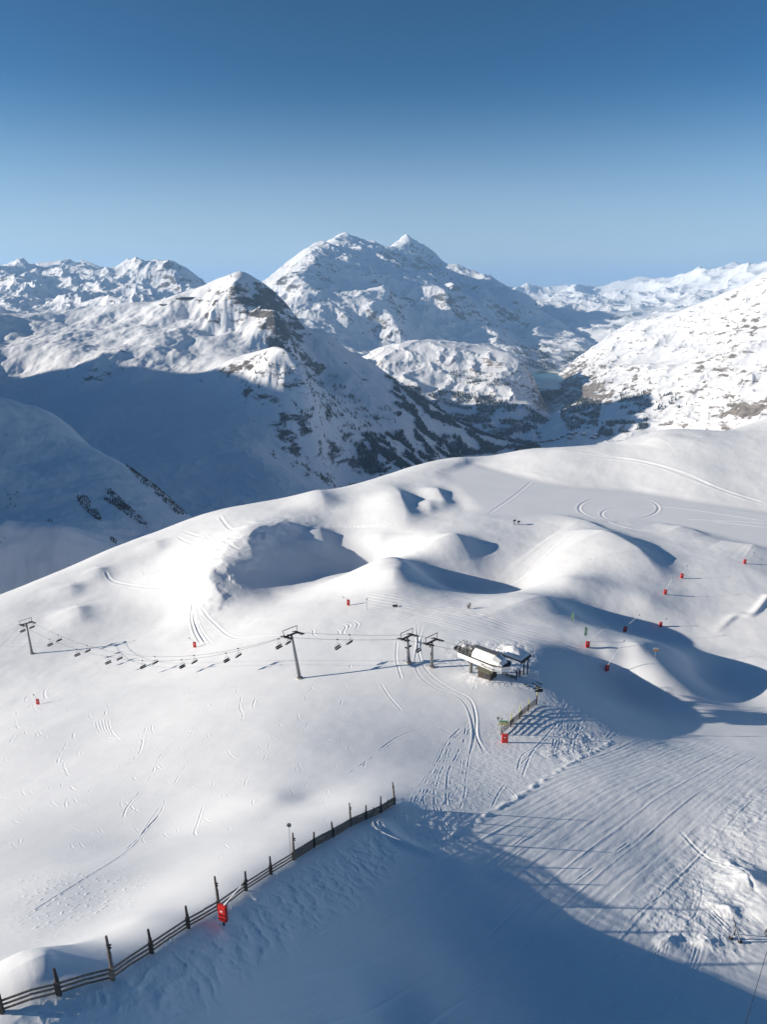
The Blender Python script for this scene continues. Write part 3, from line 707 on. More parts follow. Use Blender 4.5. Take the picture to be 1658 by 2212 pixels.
# ---- the far range at the right and the valley in front of it
f_top = [(1050,640,22000),(1120,637,22000),(1150,636,22000),(1180,630,21500),(1240,627,21000),(1300,622,20500),(1325,612,20500),(1345,618,20500),(1370,607,20000),(1390,606,20000),(1420,616,19500),(1480,606,19000),(1520,600,18500),(1560,585,18000),(1583,573,18000),(1610,581,17500),(1640,577,17000),(1658,567,16500),(1750,560,16500),(1900,540,16500)]
f_in = [(1150,655,19000),(1200,660,18000),(1300,650,18500),(1400,640,17000),(1500,640,15500),(1600,620,14500),(1200,690,14000),(1300,690,14500),(1400,685,14000),(1500,670,13500),(1270,720,11500),(1330,735,10500),(1230,745,9800),(1290,758,9000),(1430,700,12000),(1600,680,11500),(1750,650,12000),(1050,700,12000),(1000,820,8200),(1250,810,8200),(1500,800,8200),(1900,780,8200)]
def d_fr(S, gx, gy):
    x, y = S.X, S.Y
    return erosion(x, y, gx, gy, 1300, 110, 6, 431, .5) + 170 * (ridged(x / 2200, y / 2200, 7, 35) - .95) * sstep(10000, 16000, S.r)[:, None], .5 * blob(S, 1330, 712, 110, 26) * (perlin(x / 700, y / 700, 9) > -.15) + .3 * blob(S, 1240, 690, 40, 14)
far_sheet('right_far_range', f_top + f_in, (6, 38), (8200, 30000), (170, 130), mountain_mat('right_range_snow', .56, .74, rock=(.13, .13, .125), scale=.002, dark=(.06,.07,.07)), back=f_top, crisp=((700, 40),),
          detail=d_fr, rockf=lambda S, s: sstep(.6, 1.4, s) * .4)

# ---- off to the left, outside the frame: the mountain whose shade fills the valley
TH = Polar(np.linspace(D2R(-110), D2R(-46), 130), np.geomspace(2200, 9000, 110), 3)
def caster(x, y):
    cr = np.interp(y, [-2500, 0, 800, 1800, 2300, 2600, 2770, 2850, 2940, 3050, 3400, 5000], [600, 800, 850, 760, 700, 650, 515, 305, 110, -20, -60, -150])
    return -600 + (cr + 600) * np.exp(-((x + 4000) / 1100) ** 2)
TH.Z = TH.coarse(caster)
TH.Z = TH.Z + 14 * (ridged(TH.X / 500, TH.Y / 500, 5, 5) - .95)
grid_object('left_mountain_ridge', TH.X, TH.Y, TH.Z, M_SNOW)
# ---- valley floor under everything, out to the horizon
B = Polar(np.linspace(D2R(-179.99), D2R(179.99), 120), np.geomspace(900, 40000, 50), 2)
B.Z = -1050 + 60 * fbm(B.X / 4000, B.Y / 4000, 4, 4)
grid_object('valley_floor', B.X, B.Y, B.Z, M_SNOW)
# ---- the reservoir behind its dam
# ================================================================== the air
me = bpy.data.meshes.new('haze'); bm = bmesh.new(); bmesh.ops.create_cube(bm, size=1)
bmesh.ops.scale(bm, verts=bm.verts, vec=(90000, 90000, 3600)); bmesh.ops.translate(bm, verts=bm.verts, vec=(0, 0, -1400 + 500)); bm.to_mesh(me); bm.free()
hz_o = bpy.data.objects.new('haze', me); C.objects.link(hz_o); hz_o['kind'] = 'stuff'; hz_o['label'] = 'thin blue mountain air over the whole valley'; hz_o['category'] = 'haze'
hm = bpy.data.materials.new('haze'); hm.use_nodes = True; hn = hm.node_tree
for nd in list(hn.nodes):
    if nd.type != 'OUTPUT_MATERIAL': hn.nodes.remove(nd)
pv = hn.nodes.new('ShaderNodeVolumePrincipled'); pv.inputs['Color'].default_value = (.42, .68, 1, 1); pv.inputs['Density'].default_value = HAZE; pv.inputs['Anisotropy'].default_value = .2
hn.links.new(pv.outputs['Volume'], [n for n in hn.nodes if n.type == 'OUTPUT_MATERIAL'][0].inputs['Volume'])
me.materials.append(hm)
# ================================================================== conifers and scrub on the far slopes
def conifer_mesh(name, spots, mat, hgt=(9, 18), seed=1):
    """spots: x, y, z, size; each tree a trunk and three ragged skirts of branches"""
    rng = np.random.default_rng(seed); V = []; F = []; n = 6
    for (x, y, z, s) in spots:
        h = rng.uniform(*hgt) * s; w0 = h * rng.uniform(.16, .22); b = len(V)
        for lev in range(3):
            z0 = h * (.08 + .28 * lev); z1 = h * (.5 + .25 * lev); rr = w0 * (1 - .28 * lev)
            k = len(V); a0 = rng.uniform(0, 6)
            for i in range(n):
                a = a0 + i * 2 * math.pi / n; r = rr * rng.uniform(.7, 1.25)
                V.append((x + r * math.cos(a), y + r * math.sin(a), z + z0 + rng.uniform(-.04, .04) * h))
            V.append((x + rng.uniform(-.03, .03) * h, y, z + z1))
            for i in range(n): F.append((k + i, k + (i + 1) % n, k + n))
    me = bpy.data.meshes.new(name); me.from_pydata(V, [], F); me.update(); me.materials.append(mat)
    o = bpy.data.objects.new(name, me); C.objects.link(o); return o

def scatter(S, poly, n, seed, thr=-.05, sc=140, far=1.0):
    """points of a sheet inside an outline seen in the photograph, thinned by clumpy noise"""
    P = np.array(poly, float)
    m = inside(P, S.U, S.V) & np.concatenate([np.ones((1, S.Z.shape[1]), bool), (np.diff(S.V, axis=0) < 0)])
    nz = fbm(S.X / sc, S.Y / sc, 4, seed)
    m &= nz > thr
    idx = np.argwhere(m)
    if len(idx) == 0: return []
    rng = np.random.default_rng(seed)
    # even in world area: weight by cell size
    wgt = (S.r[idx[:, 0]] ** 2); wgt = wgt / wgt.sum()
    pick = idx[rng.choice(len(idx), min(n, 60000), p=wgt)]
    out = []
    for i, j in pick:
        i2 = min(i + 1, S.Z.shape[0] - 1); j2 = min(j + 1, S.Z.shape[1] - 1); a, b = rng.random(2)
        x = S.X[i, j] * (1 - a) + S.X[i2, j] * a; y = S.Y[i, j] * (1 - a) + S.Y[i2, j] * a
        x += (S.X[i, j2] - S.X[i, j]) * b; y += (S.Y[i, j2] - S.Y[i, j]) * b
        z = (S.Z[i, j] * (1 - a) + S.Z[i2, j] * a) * (1 - b) + (S.Z[i, j2] * (1 - a) + S.Z[i2, j2] * a) * b
        out.append((x, y, z - .5, rng.uniform(.7, 1.2) * min(1.0, S.r[i] / far)))
    return out
M_FOREST = plain('dark_needles', (.035, .045, .038), .9, var=.35, scale=.05)
M_SCRUB = plain('bare_scrub', (.05, .042, .038), .9, var=.3, scale=.05)
spots = []
spots += scatter(MID, [(835,812),(900,850),(980,905),(1060,935),(1150,955),(1180,975),(1000,985),(940,960),(900,925),(880,880)], 6500, 3, .05, 110)
spots += scatter(MID, [(780,940),(900,930),(1000,950),(1080,975),(930,1000),(800,1030),(760,1010)], 4200, 4, .08, 90)
spots += scatter(MID, [(560,760),(700,800),(880,900),(760,960),(620,930),(540,830)], 500, 5, .3, 60)
spots += scatter(MID, [(830,805),(870,840),(900,880),(860,900),(840,860)], 900, 6, .1, 80)
spots += scatter(HUMP, [(840,830),(1000,850),(1110,862),(1180,905),(1215,935),(1170,955),(1050,950),(950,910),(860,870)], 5200, 7, .0, 140)
spots += scatter(HUMP, [(930,800),(1030,800),(1130,840),(1000,830)], 350, 8, .15, 90)
spots += scatter(RIGHT, [(1215,850),(1300,870),(1290,930),(1240,950),(1210,900)], 2200, 9, .0, 120)
spots += scatter(RIGHT, [(1300,915),(1400,905),(1400,925),(1290,950)], 900, 10, .1, 60)
spots += scatter(RIGHT, [(1340,840),(1500,855),(1480,880),(1340,900)], 500, 11, .2, 80)
spots += scatter(PEAK, [(1100,740),(1180,760),(1270,760),(1200,800),(1160,800),(1120,780)], 2600, 12, .0, 200)
fo = conifer_mesh('conifer_forest', spots, M_FOREST); fo['kind'] = 'stuff'; fo['label'] = 'dark conifer forest in bands on the valley slopes'; fo['category'] = 'forest'
sc_spots = []
for k, poly in enumerate(([(160,1072),(185,1072),(222,1122),(216,1130),(175,1098)], [(215,1058),(240,1060),(285,1100),(325,1138),(318,1142),(270,1112),(225,1080)], [(268,1002),(300,1020),(350,1050),(395,1085),(412,1110),(380,1112),(345,1075),(300,1040)], [(100,1120),(112,1124),(110,1130),(99,1128)], [(235,1160),(252,1165),(250,1176),(238,1172)], [(0,1160),(10,1165),(8,1180),(0,1178)], [(15,1060),(40,1060),(30,1110),(12,1100)])):
    sc_spots += scatter(SPUR, poly, (500, 700, 1100, 15, 60, 30, 20)[k], 20 + k, -.35, 18, 1100.0)
so = conifer_mesh('alder_scrub', sc_spots, M_SCRUB, hgt=(2.2, 4.5), seed=2); so['kind'] = 'stuff'; so['label'] = 'dark leafless scrub in strips on the shaded spur'; so['category'] = 'scrub'
print('TREES', len(spots), len(sc_spots))
# ================================================================== things
def tag(o, label=None, cat=None, group=None, kind=None):
    if label: o['label'] = label
    if cat: o['category'] = cat
    if group: o['group'] = group
    if kind: o['kind'] = kind
    return o
def empty(name, loc, rz=0.0):
    o = bpy.data.objects.new(name, None); C.objects.link(o); o.empty_display_size = .3
    o.location = loc; o.rotation_euler = (0, 0, rz); return o
class MB:
    """collects boxes, bars and tubes and links them as one mesh"""
    def __init__(s): s.bm = bmesh.new()
    def box(s, c, size, rot=None, bevel=0.0):
        m = Matrix.Translation(c)
        if rot is not None: m = m @ rot.to_4x4()
        r = bmesh.ops.create_cube(s.bm, size=1, matrix=m @ Matrix.Diagonal((*size, 1)))
        if bevel:
            es = list({e for v in r['verts'] for e in v.link_edges})
            bmesh.ops.bevel(s.bm, geom=es, offset=bevel, segments=2, affect='EDGES', profile=.5)
        return s
    def tube(s, a, b, r1, r2=None, n=10, cap=True):
        a = Vector(a); b = Vector(b); d = b - a
        q = d.to_track_quat('Z', 'Y').to_matrix().to_4x4()
        bmesh.ops.create_cone(s.bm, cap_ends=cap, segments=n, radius1=r1, radius2=r1 if r2 is None else r2, depth=d.length, matrix=Matrix.Translation((a + b) / 2) @ q)
        return s
    def bar(s, a, b, w, h):
        a = Vector(a); b = Vector(b); d = b - a
        q = d.to_track_quat('X', 'Z').to_matrix()
        return s.box((a + b) / 2, (d.length, w, h), q)
    def ball(s, c, r, sc=(1, 1, 1), n=10):
        bmesh.ops.create_uvsphere(s.bm, u_segments=n, v_segments=max(6, n // 2 + 2), radius=r, matrix=Matrix.Translation(c) @ Matrix.Diagonal((*sc, 1)))
        return s
    def poly(s, pts, faces):
        vs = [s.bm.verts.new(p) for p in pts]
        for f in faces: s.bm.faces.new([vs[i] for i in f])
        return s
    def path(s, pts, r, n=8):
        for a, b in zip(pts[:-1], pts[1:]): s.tube(a, b, r, n=n)
        return s
    def build(s, name, mat, parent=None, smooth=False):
        bmesh.ops.recalc_face_normals(s.bm, faces=s.bm.faces)
        me = bpy.data.meshes.new(name); s.bm.to_mesh(me); s.bm.free()
        if smooth: me.shade_smooth()
        me.materials.append(mat)
        o = bpy.data.objects.new(name, me); C.objects.link(o)
        if parent is not None: o.parent = parent
        return o
def copy_tree(o, parent=None):
    c = o.copy(); C.objects.link(c); c.parent = parent
    for ch in [x for x in C.objects if x.parent == o]: copy_tree(ch, c)
    return c

M = dict(
    wood=plain('weathered_wood', (.17, .14, .115), .85, var=.4, scale=6, bump=.5),
    wood_dark=plain('dark_wet_wood', (.05, .042, .036), .85, var=.4, scale=6, bump=.5),
    yellow=plain('yellow_green_paint', (.42, .42, .08), .6, var=.2),
    red=plain('red_vinyl', (.62, .028, .02), .42, var=.10, scale=2, bump=.15),
    darkred=plain('red_vinyl_edge', (.25, .012, .012), .5, var=.15),
    steel=plain('galvanised_steel', (.42, .43, .45), .45, .6, var=.15),
    pylon=plain('grey_pylon_steel', (.23, .235, .25), .55, .3, var=.12, scale=.8),
    dark=plain('dark_steel', (.035, .037, .042), .55, .3, var=.2),
    black=plain('black_seat_cover', (.02, .02, .024), .6, var=.2),
    white=plain('white_panel', (.82, .82, .80), .4, var=.03, scale=.6),
    offwhite=plain('pale_panel', (.55, .56, .57), .5, var=.06),
    grey=plain('grey_metal', (.22, .22, .22), .5, .3, var=.2),
    olive=plain('olive_felt_roof', (.13, .13, .095), .8, var=.15, scale=1.5),
    green=plain('pale_green_cloth', (.42, .62, .36), .7, var=.12),
    green_dark=plain('dark_green_print', (.03, .16, .08), .6, var=.1),
    orange=plain('orange_sheet', (.75, .32, .06), .55, var=.1),
    ochre=plain('ochre_sheet', (.70, .48, .14), .55, var=.1),
    lance=plain('pale_lance_paint', (.62, .64, .66), .6, .0, var=.06),
    snowcap=M_SNOW,
    concrete=plain('concrete', (.42, .39, .36), .85, var=.12, scale=.05),
    chalet=plain('chalet_timber', (.10, .07, .05), .85, var=.3, scale=.3),
    glass=plain('dark_glass', (.03, .035, .045), .12, .2, var=.1),
    twig=plain('bare_twigs', (.09, .07, .05), .9, var=.3),
    navy=plain('navy_ski_suit', (.012, .016, .035), .7, var=.2),
    plum=plain('plum_ski_suit', (.10, .015, .05), .7, var=.2),
    skin=plain('skin', (.5, .3, .22), .6, var=.05),
)
def solve_top(base, U, V, lean):
    """the point base + a*lean + h*up that is seen at a given pixel"""
    r = ray(U, V); A = np.array([[lean[0], 0, -r[0]], [lean[1], 0, -r[1]], [0, 1, -r[2]]])
    a, h, t = np.linalg.solve(A, -np.array(base)); return Vector((base[0] + a * lean[0], base[1] + a * lean[1], base[2] + h))
def gnd(U, V): return G.hit(U, V)
def gz(x, y): return float(G.sample(x, y))

# ---------------------------------------------------------------- the long snow fence
def rail_run(parent, pts, hs, mat, w=.05, h=.13, name='rail', side=None):
    for k in hs:
        mb = MB()
        for a, b in zip(pts[:-1], pts[1:]):
            a2 = Vector(a) + Vector((0, 0, k + random.uniform(-.03, .03))); b2 = Vector(b) + Vector((0, 0, k + random.uniform(-.03, .03)))
            mb.bar(a2, b2, w, h)
        mb.build(name, mat, parent)
posts = [(-170,2235,2.1),(5,2187,2.2),(129,2149,2.0),(245,2116,3.4),(329,2059,2.0),(408,2005,2.0),(474,1967,3.3),(532,1924,2.0),(586,1889,2.0),(635,1858,3.2),(679,1830,1.9),(720,1808,2.0),(758,1785,3.2),(791,1770,2.0),(823,1756,2.4),(853,1737,3.3)]
bp = [gnd(u, v) for u, v, h in posts]
fence = tag(empty('snow_fence', bp[8]), 'long weathered timber snow fence climbing the crest from the lower left corner', 'fence')
inv = Vector(bp[8])
loc = [p - inv for p in bp]
n_in = []
for a, b in zip(loc[:-1], loc[1:]):
    n_in.append(a)
n_in.append(loc[-1])
dense = []
for a, b in zip(loc[:-1], loc[1:]):
    for t in (0, .5):
        p = a.lerp(b, t); dense.append(Vector((p.x, p.y, gz(p.x + inv.x, p.y + inv.y) - inv.z)))
dense.append(loc[-1])
rail_run(fence, dense, (.22, .54, .88), M['wood'], .06, .12)
rail_run(fence, dense[18:], (.05, .38, .71, 1.04), M['wood'], .06, .12)
for (u, v, h), p in zip(posts, loc):
    m = MB(); lean = random.uniform(-.10, .02)
    m.tube(p + Vector((0, 0, -.4)), p + Vector((lean * h * .5, 0, h * .62)), .13, .12, 8)
    m.tube(p + Vector((lean * h * .5, 0, h * .55)), p + Vector((lean * h, 0, h)), .105, .08, 8)
    m.box(p + Vector((.0, -.12, .62)), (.30, .10, .95))
    po = m.build('post', M['wood_dark'] if h < 3 else M['wood'], fence)
    if h > 3:
        b = MB(); b.box(p + Vector((lean * h + .10, -.05, h * .82)), (.30, .07, .07)).box(p + Vector((lean * h + .12, -.05, h * .76)), (.22, .09, .09), Matrix.Rotation(.6, 3, 'Y'))
        b.build('bracket', M['dark'], po)
for k in (13, 14):           # short stakes between the last posts
    p = loc[k].lerp(loc[k + 1], .5); p.z = gz(p.x + inv.x, p.y + inv.y) - inv.z
    MB().tube(p + Vector((0, 0, -.2)), p + Vector((0, 0, 1.3)), .06, n=6).build('stake', M['wood_dark'], fence)
# piste marker with a round head at the fifth tall post
p = bp[9] + Vector((-.35, .3, 0))
t = tag(empty('piste_marker', p), 'thin pole with a small round head beside the tall fence post', 'marker pole')
MB().tube((0, 0, -.3), (0, 0, 3.6), .03, n=6).build('pole', M['steel'], t)
MB().tube((0, -.04, 3.85), (0, .04, 3.85), .22, n=16).build('disc', M['grey'], t)

# ---------------------------------------------------------------- marker fence below the lift station
p2 = [(1083,1588,0),(1104,1570,2.9),(1123,1553,2.9),(1142,1536,2.9),(1160,1522,0)]
b2 = [gnd(u, v) for u, v, h in p2]
f2 = tag(empty('snow_fence', b2[2]), 'short five rail timber fence with yellow topped posts below the lift station', 'fence')
l2 = [p - b2[2] for p in b2]
rail_run(f2, l2, (.25, .55, .85, 1.15, 1.45), M['wood'], .06, .14)
for k in (1, 2, 3):
    p = l2[k]
    po = MB().tube(p + Vector((0, 0, -.4)), p + Vector((0, 0, 1.6)), .13, n=8).build('post', M['wood_dark'], f2)
    MB().tube(p + Vector((0, 0, 1.6)), p + Vector((.04, 0, 2.9)), .10, .09, 8).build('post_top', M['yellow'], po)
for k in (1, 2):
    MB().box((l2[k] + l2[k + 1]) / 2 + Vector((-.6, -.4, .75)), (1.1, .05, 1.2), Matrix.Rotation(math.atan2((l2[k + 1] - l2[k]).y, (l2[k + 1] - l2[k]).x), 3, 'Z')).build('board', M['wood'], f2)
t = tag(empty('piste_sign', b2[0]), 'green and yellow piste sign on a post at the near end of the short fence', 'sign')
MB().tube((0, 0, -.3), (0, 0, 3.7), .10, n=8).build('post', M['wood'], t)
MB().box((.25, -.14, 3.0), (1.75, .05, .62), bevel=.02).build('upper_board', M['green'], t)
sg = MB()
for i in range(5): sg.box((-.42 + i * .3, -.17, 3.02 + (i % 2) * .1), (.22, .012, .13))
sg.box((.95, -.17, 2.9), (.22, .012, .36)); sg.build('print', M['green_dark'], t)
MB().box((.25, -.14, 2.48), (1.75, .05, .36), bevel=.02).build('lower_board', M['ochre'], t)
MB().box((-.55, 0, 3.75), (.5, .06, .16), Matrix.Rotation(.5, 3, 'Y')).build('arrow', M['grey'], t)
t = tag(empty('signpost', b2[4]), 'tall post with dark finger boards at the upper end of the short fence', 'signpost')
MB().tube((0, 0, -.4), (0, 0, 2.2), .14, n=8).build('post', M['wood_dark'], t)
MB().tube((0, 0, 2.2), (0, 0, 4.1), .10, n=8).build('post_top', M['yellow'], t)
for (c, s, rz) in (((-.35, -.12, 3.95), (1.5, .05, .26), .35), ((.2, .12, 4.1), (1.2, .05, .22), -.3), ((-.2, -.15, 3.35), (.7, .05, .5), .1), ((.55, -.15, 3.45), (1.1, .05, .8), .15)):
    MB().box(c, s, Matrix.Rotation(rz, 3, 'Z')).build('board', M['dark'], t)

# ---------------------------------------------------------------- snow guns: padded foot and a long lance
def snow_gun(U, V, tU, tV, label, pw=1.05, pd=.5, ph=1.75, lift=.12, rz=0.0, dark=False, lean=(1, .15), ball=False):
    b = gnd(U, V); top = solve_top(b, tU, tV, lean) - b
    t = tag(empty('snow_gun', b), label, 'snow gun', 'lance snow guns in red padding')
    R = Matrix.Rotation(rz, 3, 'Z')
    MB().tube((0, 0, -.4), (0, 0, lift + .4), .09, n=8).build('foot', M['dark'], t)
    pad = MB().box(R @ Vector((0, 0, lift + ph / 2)), (pw, pd, ph), R, bevel=.07).build('pad', M['red'], t, True)
    for f in pad.data.polygons: f.use_smooth = False
    e = MB()
    e.box(R @ Vector((pw * .40, -pd / 2 - .008, lift + ph / 2)), (.05, .012, ph * .92), R).box(R @ Vector((0, -pd / 2 - .008, lift + .12)), (pw * .8, .012, .07), R)
    e.build('seam', M['darkred'], pad)
    MB().box(R @ Vector((-.05 * pw, -pd / 2 - .01, lift + ph * .68)), (pw * .26, .012, ph * .10), R).build('emblem', M['white'], pad)
    s = Vector((pw * .12, 0, lift + ph * .95)); 
    ln = MB().tube(s, top, .055, .035, 8).build('lance', M['lance'], t)
    MB().tube(top, top + (top - s).normalized() * .45, .09, .07, 8).ball(top + (top - s).normalized() * .5, .14).build('nozzle', M['dark'], ln)
    MB().tube(s + Vector((.12, 0, -.3)), s.lerp(top, .3), .03, n=6).build('brace', M['steel'], t)
    return t
snow_gun(484, 1998, 522, 1912, 'large red padded snow gun standing against the long fence in the lower left', .72, .30, 1.45, .42, rz=-.35)
snow_gun(1091, 1604, 1078, 1556, 'bright red padded snow gun at the foot of the green and yellow piste sign', 1.15, .5, 1.75, .05, lean=(-1, .5))
snow_gun(1270, 1399, 1305, 1358, 'red padded snow gun beside the lower green banner, lance leaning right')
snow_gun(1312, 1450, 1348, 1387, 'dark red padded snow gun with the longest lance, in the shade right of the station', rz=.5)
snow_gun(1351, 1365, 1381, 1330, 'snow gun in deep shade with the tip of its lance in the sun')
snow_gun(1428, 1354, 1439, 1338, 'short lance snow gun alone in deep shade, farthest of the shaded ones', .95, .5, 1.6)
snow_gun(1438, 1284, 1454, 1250, 'sunlit snow gun at the left edge of the long hollow, lance pointing up right')
snow_gun(1474, 1249, 1485, 1225, 'sunlit snow gun at the tip of the curved hollow with a long flat shadow')
snow_gun(1610, 1218, 1629, 1195, 'small distant snow gun near the right edge below the lake')
snow_gun(753, 1308, 744, 1291, 'small snow gun leaning left on the snow behind the chairlift', .95, .5, 1.9, lean=(-1, .2))
snow_gun(421, 1399, 411, 1380, 'small snow gun under the row of chairs on the left', .95, .5, 1.9, lean=(-1, .2))
snow_gun(82, 1522, 74, 1503, 'lone snow gun on the sunny slope near the left edge, lance with round tip', .8, .45, 1.6, lean=(-1, .2))

# ---------------------------------------------------------------- chairlift
DC = np.array([-.835, .55]); PC = Vector((.72, .69, 0)).normalized()
DCv = Vector((DC[0], DC[1], 0)).normalized()
pyl = [((69, 1412.5), (56, 1347), 'leftmost lift pylon, casting a long curved shadow'), ((648, 1466), (629, 1371), 'tallest lift pylon, standing alone in the middle of the slope'), ((884, 1433), (880, 1376), 'left one of the two lift pylons before the station, with a ladder platform'), ((933.5, 1442), (933, 1386), 'lift pylon nearest to the station')]
ends = []
def pylon(i, base, top, label):
    b = gnd(*base); tp = solve_top(b, top[0], top[1], DC) - b
    sc_ = tp.length / 12.0
    t = tag(empty('lift_pylon', b), label, 'lift pylon', 'pylons of the chairlift')
    MB().tube((0, 0, -.8), (0, 0, .35), .85, .75, 14).build('footing', M['concrete'], t)
    MB().tube((0, 0, 0), tp, .42, .30, 16).build('mast', M['pylon'], t, True)
    ax = tp.normalized(); L = 1.75
    A = tp - PC * L; B = tp + PC * L
    MB().bar(A - PC * .25, B + PC * .25, .32, .36).build('crossarm', M['dark'], t)
    fr = MB(); up = ax * 1.6
    fr.bar(A, A + up - PC * .35, .12, .12).bar(B, B + up + PC * .35, .12, .12).bar(A + up - PC * .35, B + up + PC * .35, .12, .12)
    fr.build('lifting_frame', M['dark'], t)
    for q in (A, B):
        m = MB(); c = q - Vector((0, 0, .2))
        m.bar(c - DCv * 1.6 + PC * .16, c + DCv * 1.6 + PC * .16, .08, .22)
        m.bar(c - DCv * 1.5 + PC * .75 + Vector((0, 0, -.1)), c + DCv * 1.5 + PC * .75 + Vector((0, 0, -.1)), .45, .05)
        wb = m.build('catwalk', M['dark'], t)
        w_ = MB()
        for s in np.linspace(-1.35, 1.35, 5): w_.tube(c + DCv * float(s) - PC * .07, c + DCv * float(s) + PC * .07, .2, n=12)
        w_.build('sheave', M['grey'], wb)
    la = MB(); side = DCv.cross(ax).normalized()
    for s in (-.18, .18): la.tube(side * s + DCv * -.42, tp + side * s + DCv * -.34, .025, n=6)
    for k in range(int(tp.length / .45)): la.tube(tp * (k * .45 / tp.length) + side * -.18 - DCv * .4, tp * (k * .45 / tp.length) + side * .18 - DCv * .4, .018, n=5)
    la.build('ladder', M['steel'], t)
    if i == 2:
        MB().box(tp * .62 + PC * .2, (1.9, .7, .12), Matrix.Rotation(.75, 3, 'Z')).build('platform', M['dark'], t)
        MB().box(tp * .86, (1.3, .7, .12), Matrix.Rotation(.75, 3, 'Z')).build('platform', M['dark'], t)
    if i == 3: MB().box(tp * .84, (1.3, .7, .16), Matrix.Rotation(.75, 3, 'Z')).build('platform', M['dark'], t)
    ends.append((b + A + Vector((0, 0, .02)), b + B + Vector((0, 0, .02))))
for i, (ba, to, lb) in enumerate(pyl): pylon(i, ba, to, lb)
# station frame first, so that the cables can run into it
sa = Vector(at_z(991, 1406, -80.6)); sb = Vector(at_z(1096, 1447, -80.6))
EX = (sb - sa); SL = EX.length; EX.normalize(); EY = Vector((-EX.y, EX.x, 0))
far_off = ends[0][0] + DCv * 130 + Vector((0, 0, -62))
lines = []
for s in (0, 1):
    P = [far_off + PC * (3.5 * s)] + [e[s] for e in ends] + [sa + EX * 1.5 + EY * (1.1 if s else -.6) + Vector((0, 0, .7))]
    pts = []
    for k, (a, b) in enumerate(zip(P[:-1], P[1:])):
        sag = (a - b).length ** 2 / (8 * 900) * SAG
        for t_ in np.linspace(0, 1, 15)[:-1]:
            p = a.lerp(b, float(t_)); p.z -= 4 * sag * t_ * (1 - t_); pts.append(p)
    pts.append(P[-1]); lines.append(pts)
    mb = MB(); mb.path(pts, .035, 5)
    tag(mb.build('haul_cable', M['dark']), ['near strand of the chairlift cable', 'far strand of the chairlift cable'][s] + ' strung over the four pylons', 'cable')
def chair_proto():
    t = empty('lift_chair', (0, 0, 0)); hw = CW / 2      # local x runs along the cable
    MB().box((0, 0, .05), (.5, .16, .22)).build('grip', M['dark'], t)
    MB().path([(0, 0, 0), (.12, 0, -.7), (.1, 0, -1.15)], .04, 6).build('hanger', M['steel'], t)
    fr = MB(); fr.bar((.1, -hw * .75, -1.15), (.1, hw * .75, -1.15), .06, .06)
    for s in (-1, 1): fr.path([(.1, s * hw * .75, -1.15), (.25, s * hw, -1.6), (-.05, s * hw, -2.1), (-.45, s * hw, -2.25)], .03, 6)
    fr.build('frame', M['steel'], t)
    MB().box((-.15, 0, -2.22), (.52, CW, .12), bevel=.03).build('seat', M['black'], t)
    MB().box((.16, 0, -1.88), (.09, CW, .5), Matrix.Rotation(-.15, 3, 'Y'), bevel=.02).build('backrest', M['black'], t)
    sb_ = MB(); sb_.bar((-.42, -hw, -1.75), (-.42, hw, -1.75), .05, .05)
    for s in (-1, 1): sb_.bar((.1, s * hw, -1.5), (-.42, s * hw, -1.75), .04, .04)
    sb_.build('safety_bar', M['steel'], t)
    return t
CW = 1.95
near_ch = [(1,2041),(74,2047),(163,2066),(252,2080),(353,2091),(467,2100),(595,2104),(740,2101),(911,2092),(1103,2098),(1367,2089)]
far_ch = [(27,2033),(104,2039),(192,2056),(286,2070),(390,2082),(507,2089),(635,2092),(779,2088),(943,2079),(1142,2082)]
proto = None
ordn = ['first', 'second', 'third', 'fourth', 'fifth', 'sixth', 'seventh', 'eighth', 'ninth', 'tenth', 'eleventh']
def on_line(pts, Un):
    best = None
    for a, b in zip(pts[:-1], pts[1:]):
        ua = project(a.x, a.y, a.z)[0]; ub = project(b.x, b.y, b.z)[0]
        if min(ua, ub) <= Un <= max(ua, ub) and ua != ub: return a.lerp(b, float((Un - ua) / (ub - ua)))
    return None
for s, lst in ((0, near_ch), (1, far_ch)):
    for k, (u, v) in enumerate(lst):
        p = on_line(lines[s], u * .6632 - 2)
        if p is None: continue
        if proto is None: proto = chair_proto(); o = proto
        else: o = copy_tree(proto)
        o.location = p; o.rotation_euler = (0, 0, math.atan2(DCv.y, DCv.x) + (math.pi if s else 0) + RNG.uniform(-.06, .06))
        nm = 'near' if s == 0 else 'far'
        tag(o, 'empty chair on the %s strand of the chairlift, %s from the left' % (nm, ordn[k]), 'chairlift seat', 'empty chairs of the chairlift')
        if s == 0 and k == 10: o['label'] = 'empty chair on the near strand between the two pylons before the station'
# ---------------------------------------------------------------- top station of the lift
st_o = (sa + sb) / 2; gzs = gz(st_o.x, st_o.y)
def L3(x, y, z): return Vector((EX.x * x + EY.x * y, EX.y * x + EY.y * y, z))     # z measured from the canopy's lower edge
S = tag(empty('lift_station', (st_o.x, st_o.y, st_o.z)), 'white covered top station of the chairlift on a steel column', 'lift station')
hl = SL / 2; W2 = 2.6
RZ = Matrix.Rotation(math.atan2(EX.y, EX.x), 3, 'Z')
def ring(xs): return [L3(*p) for p in xs]
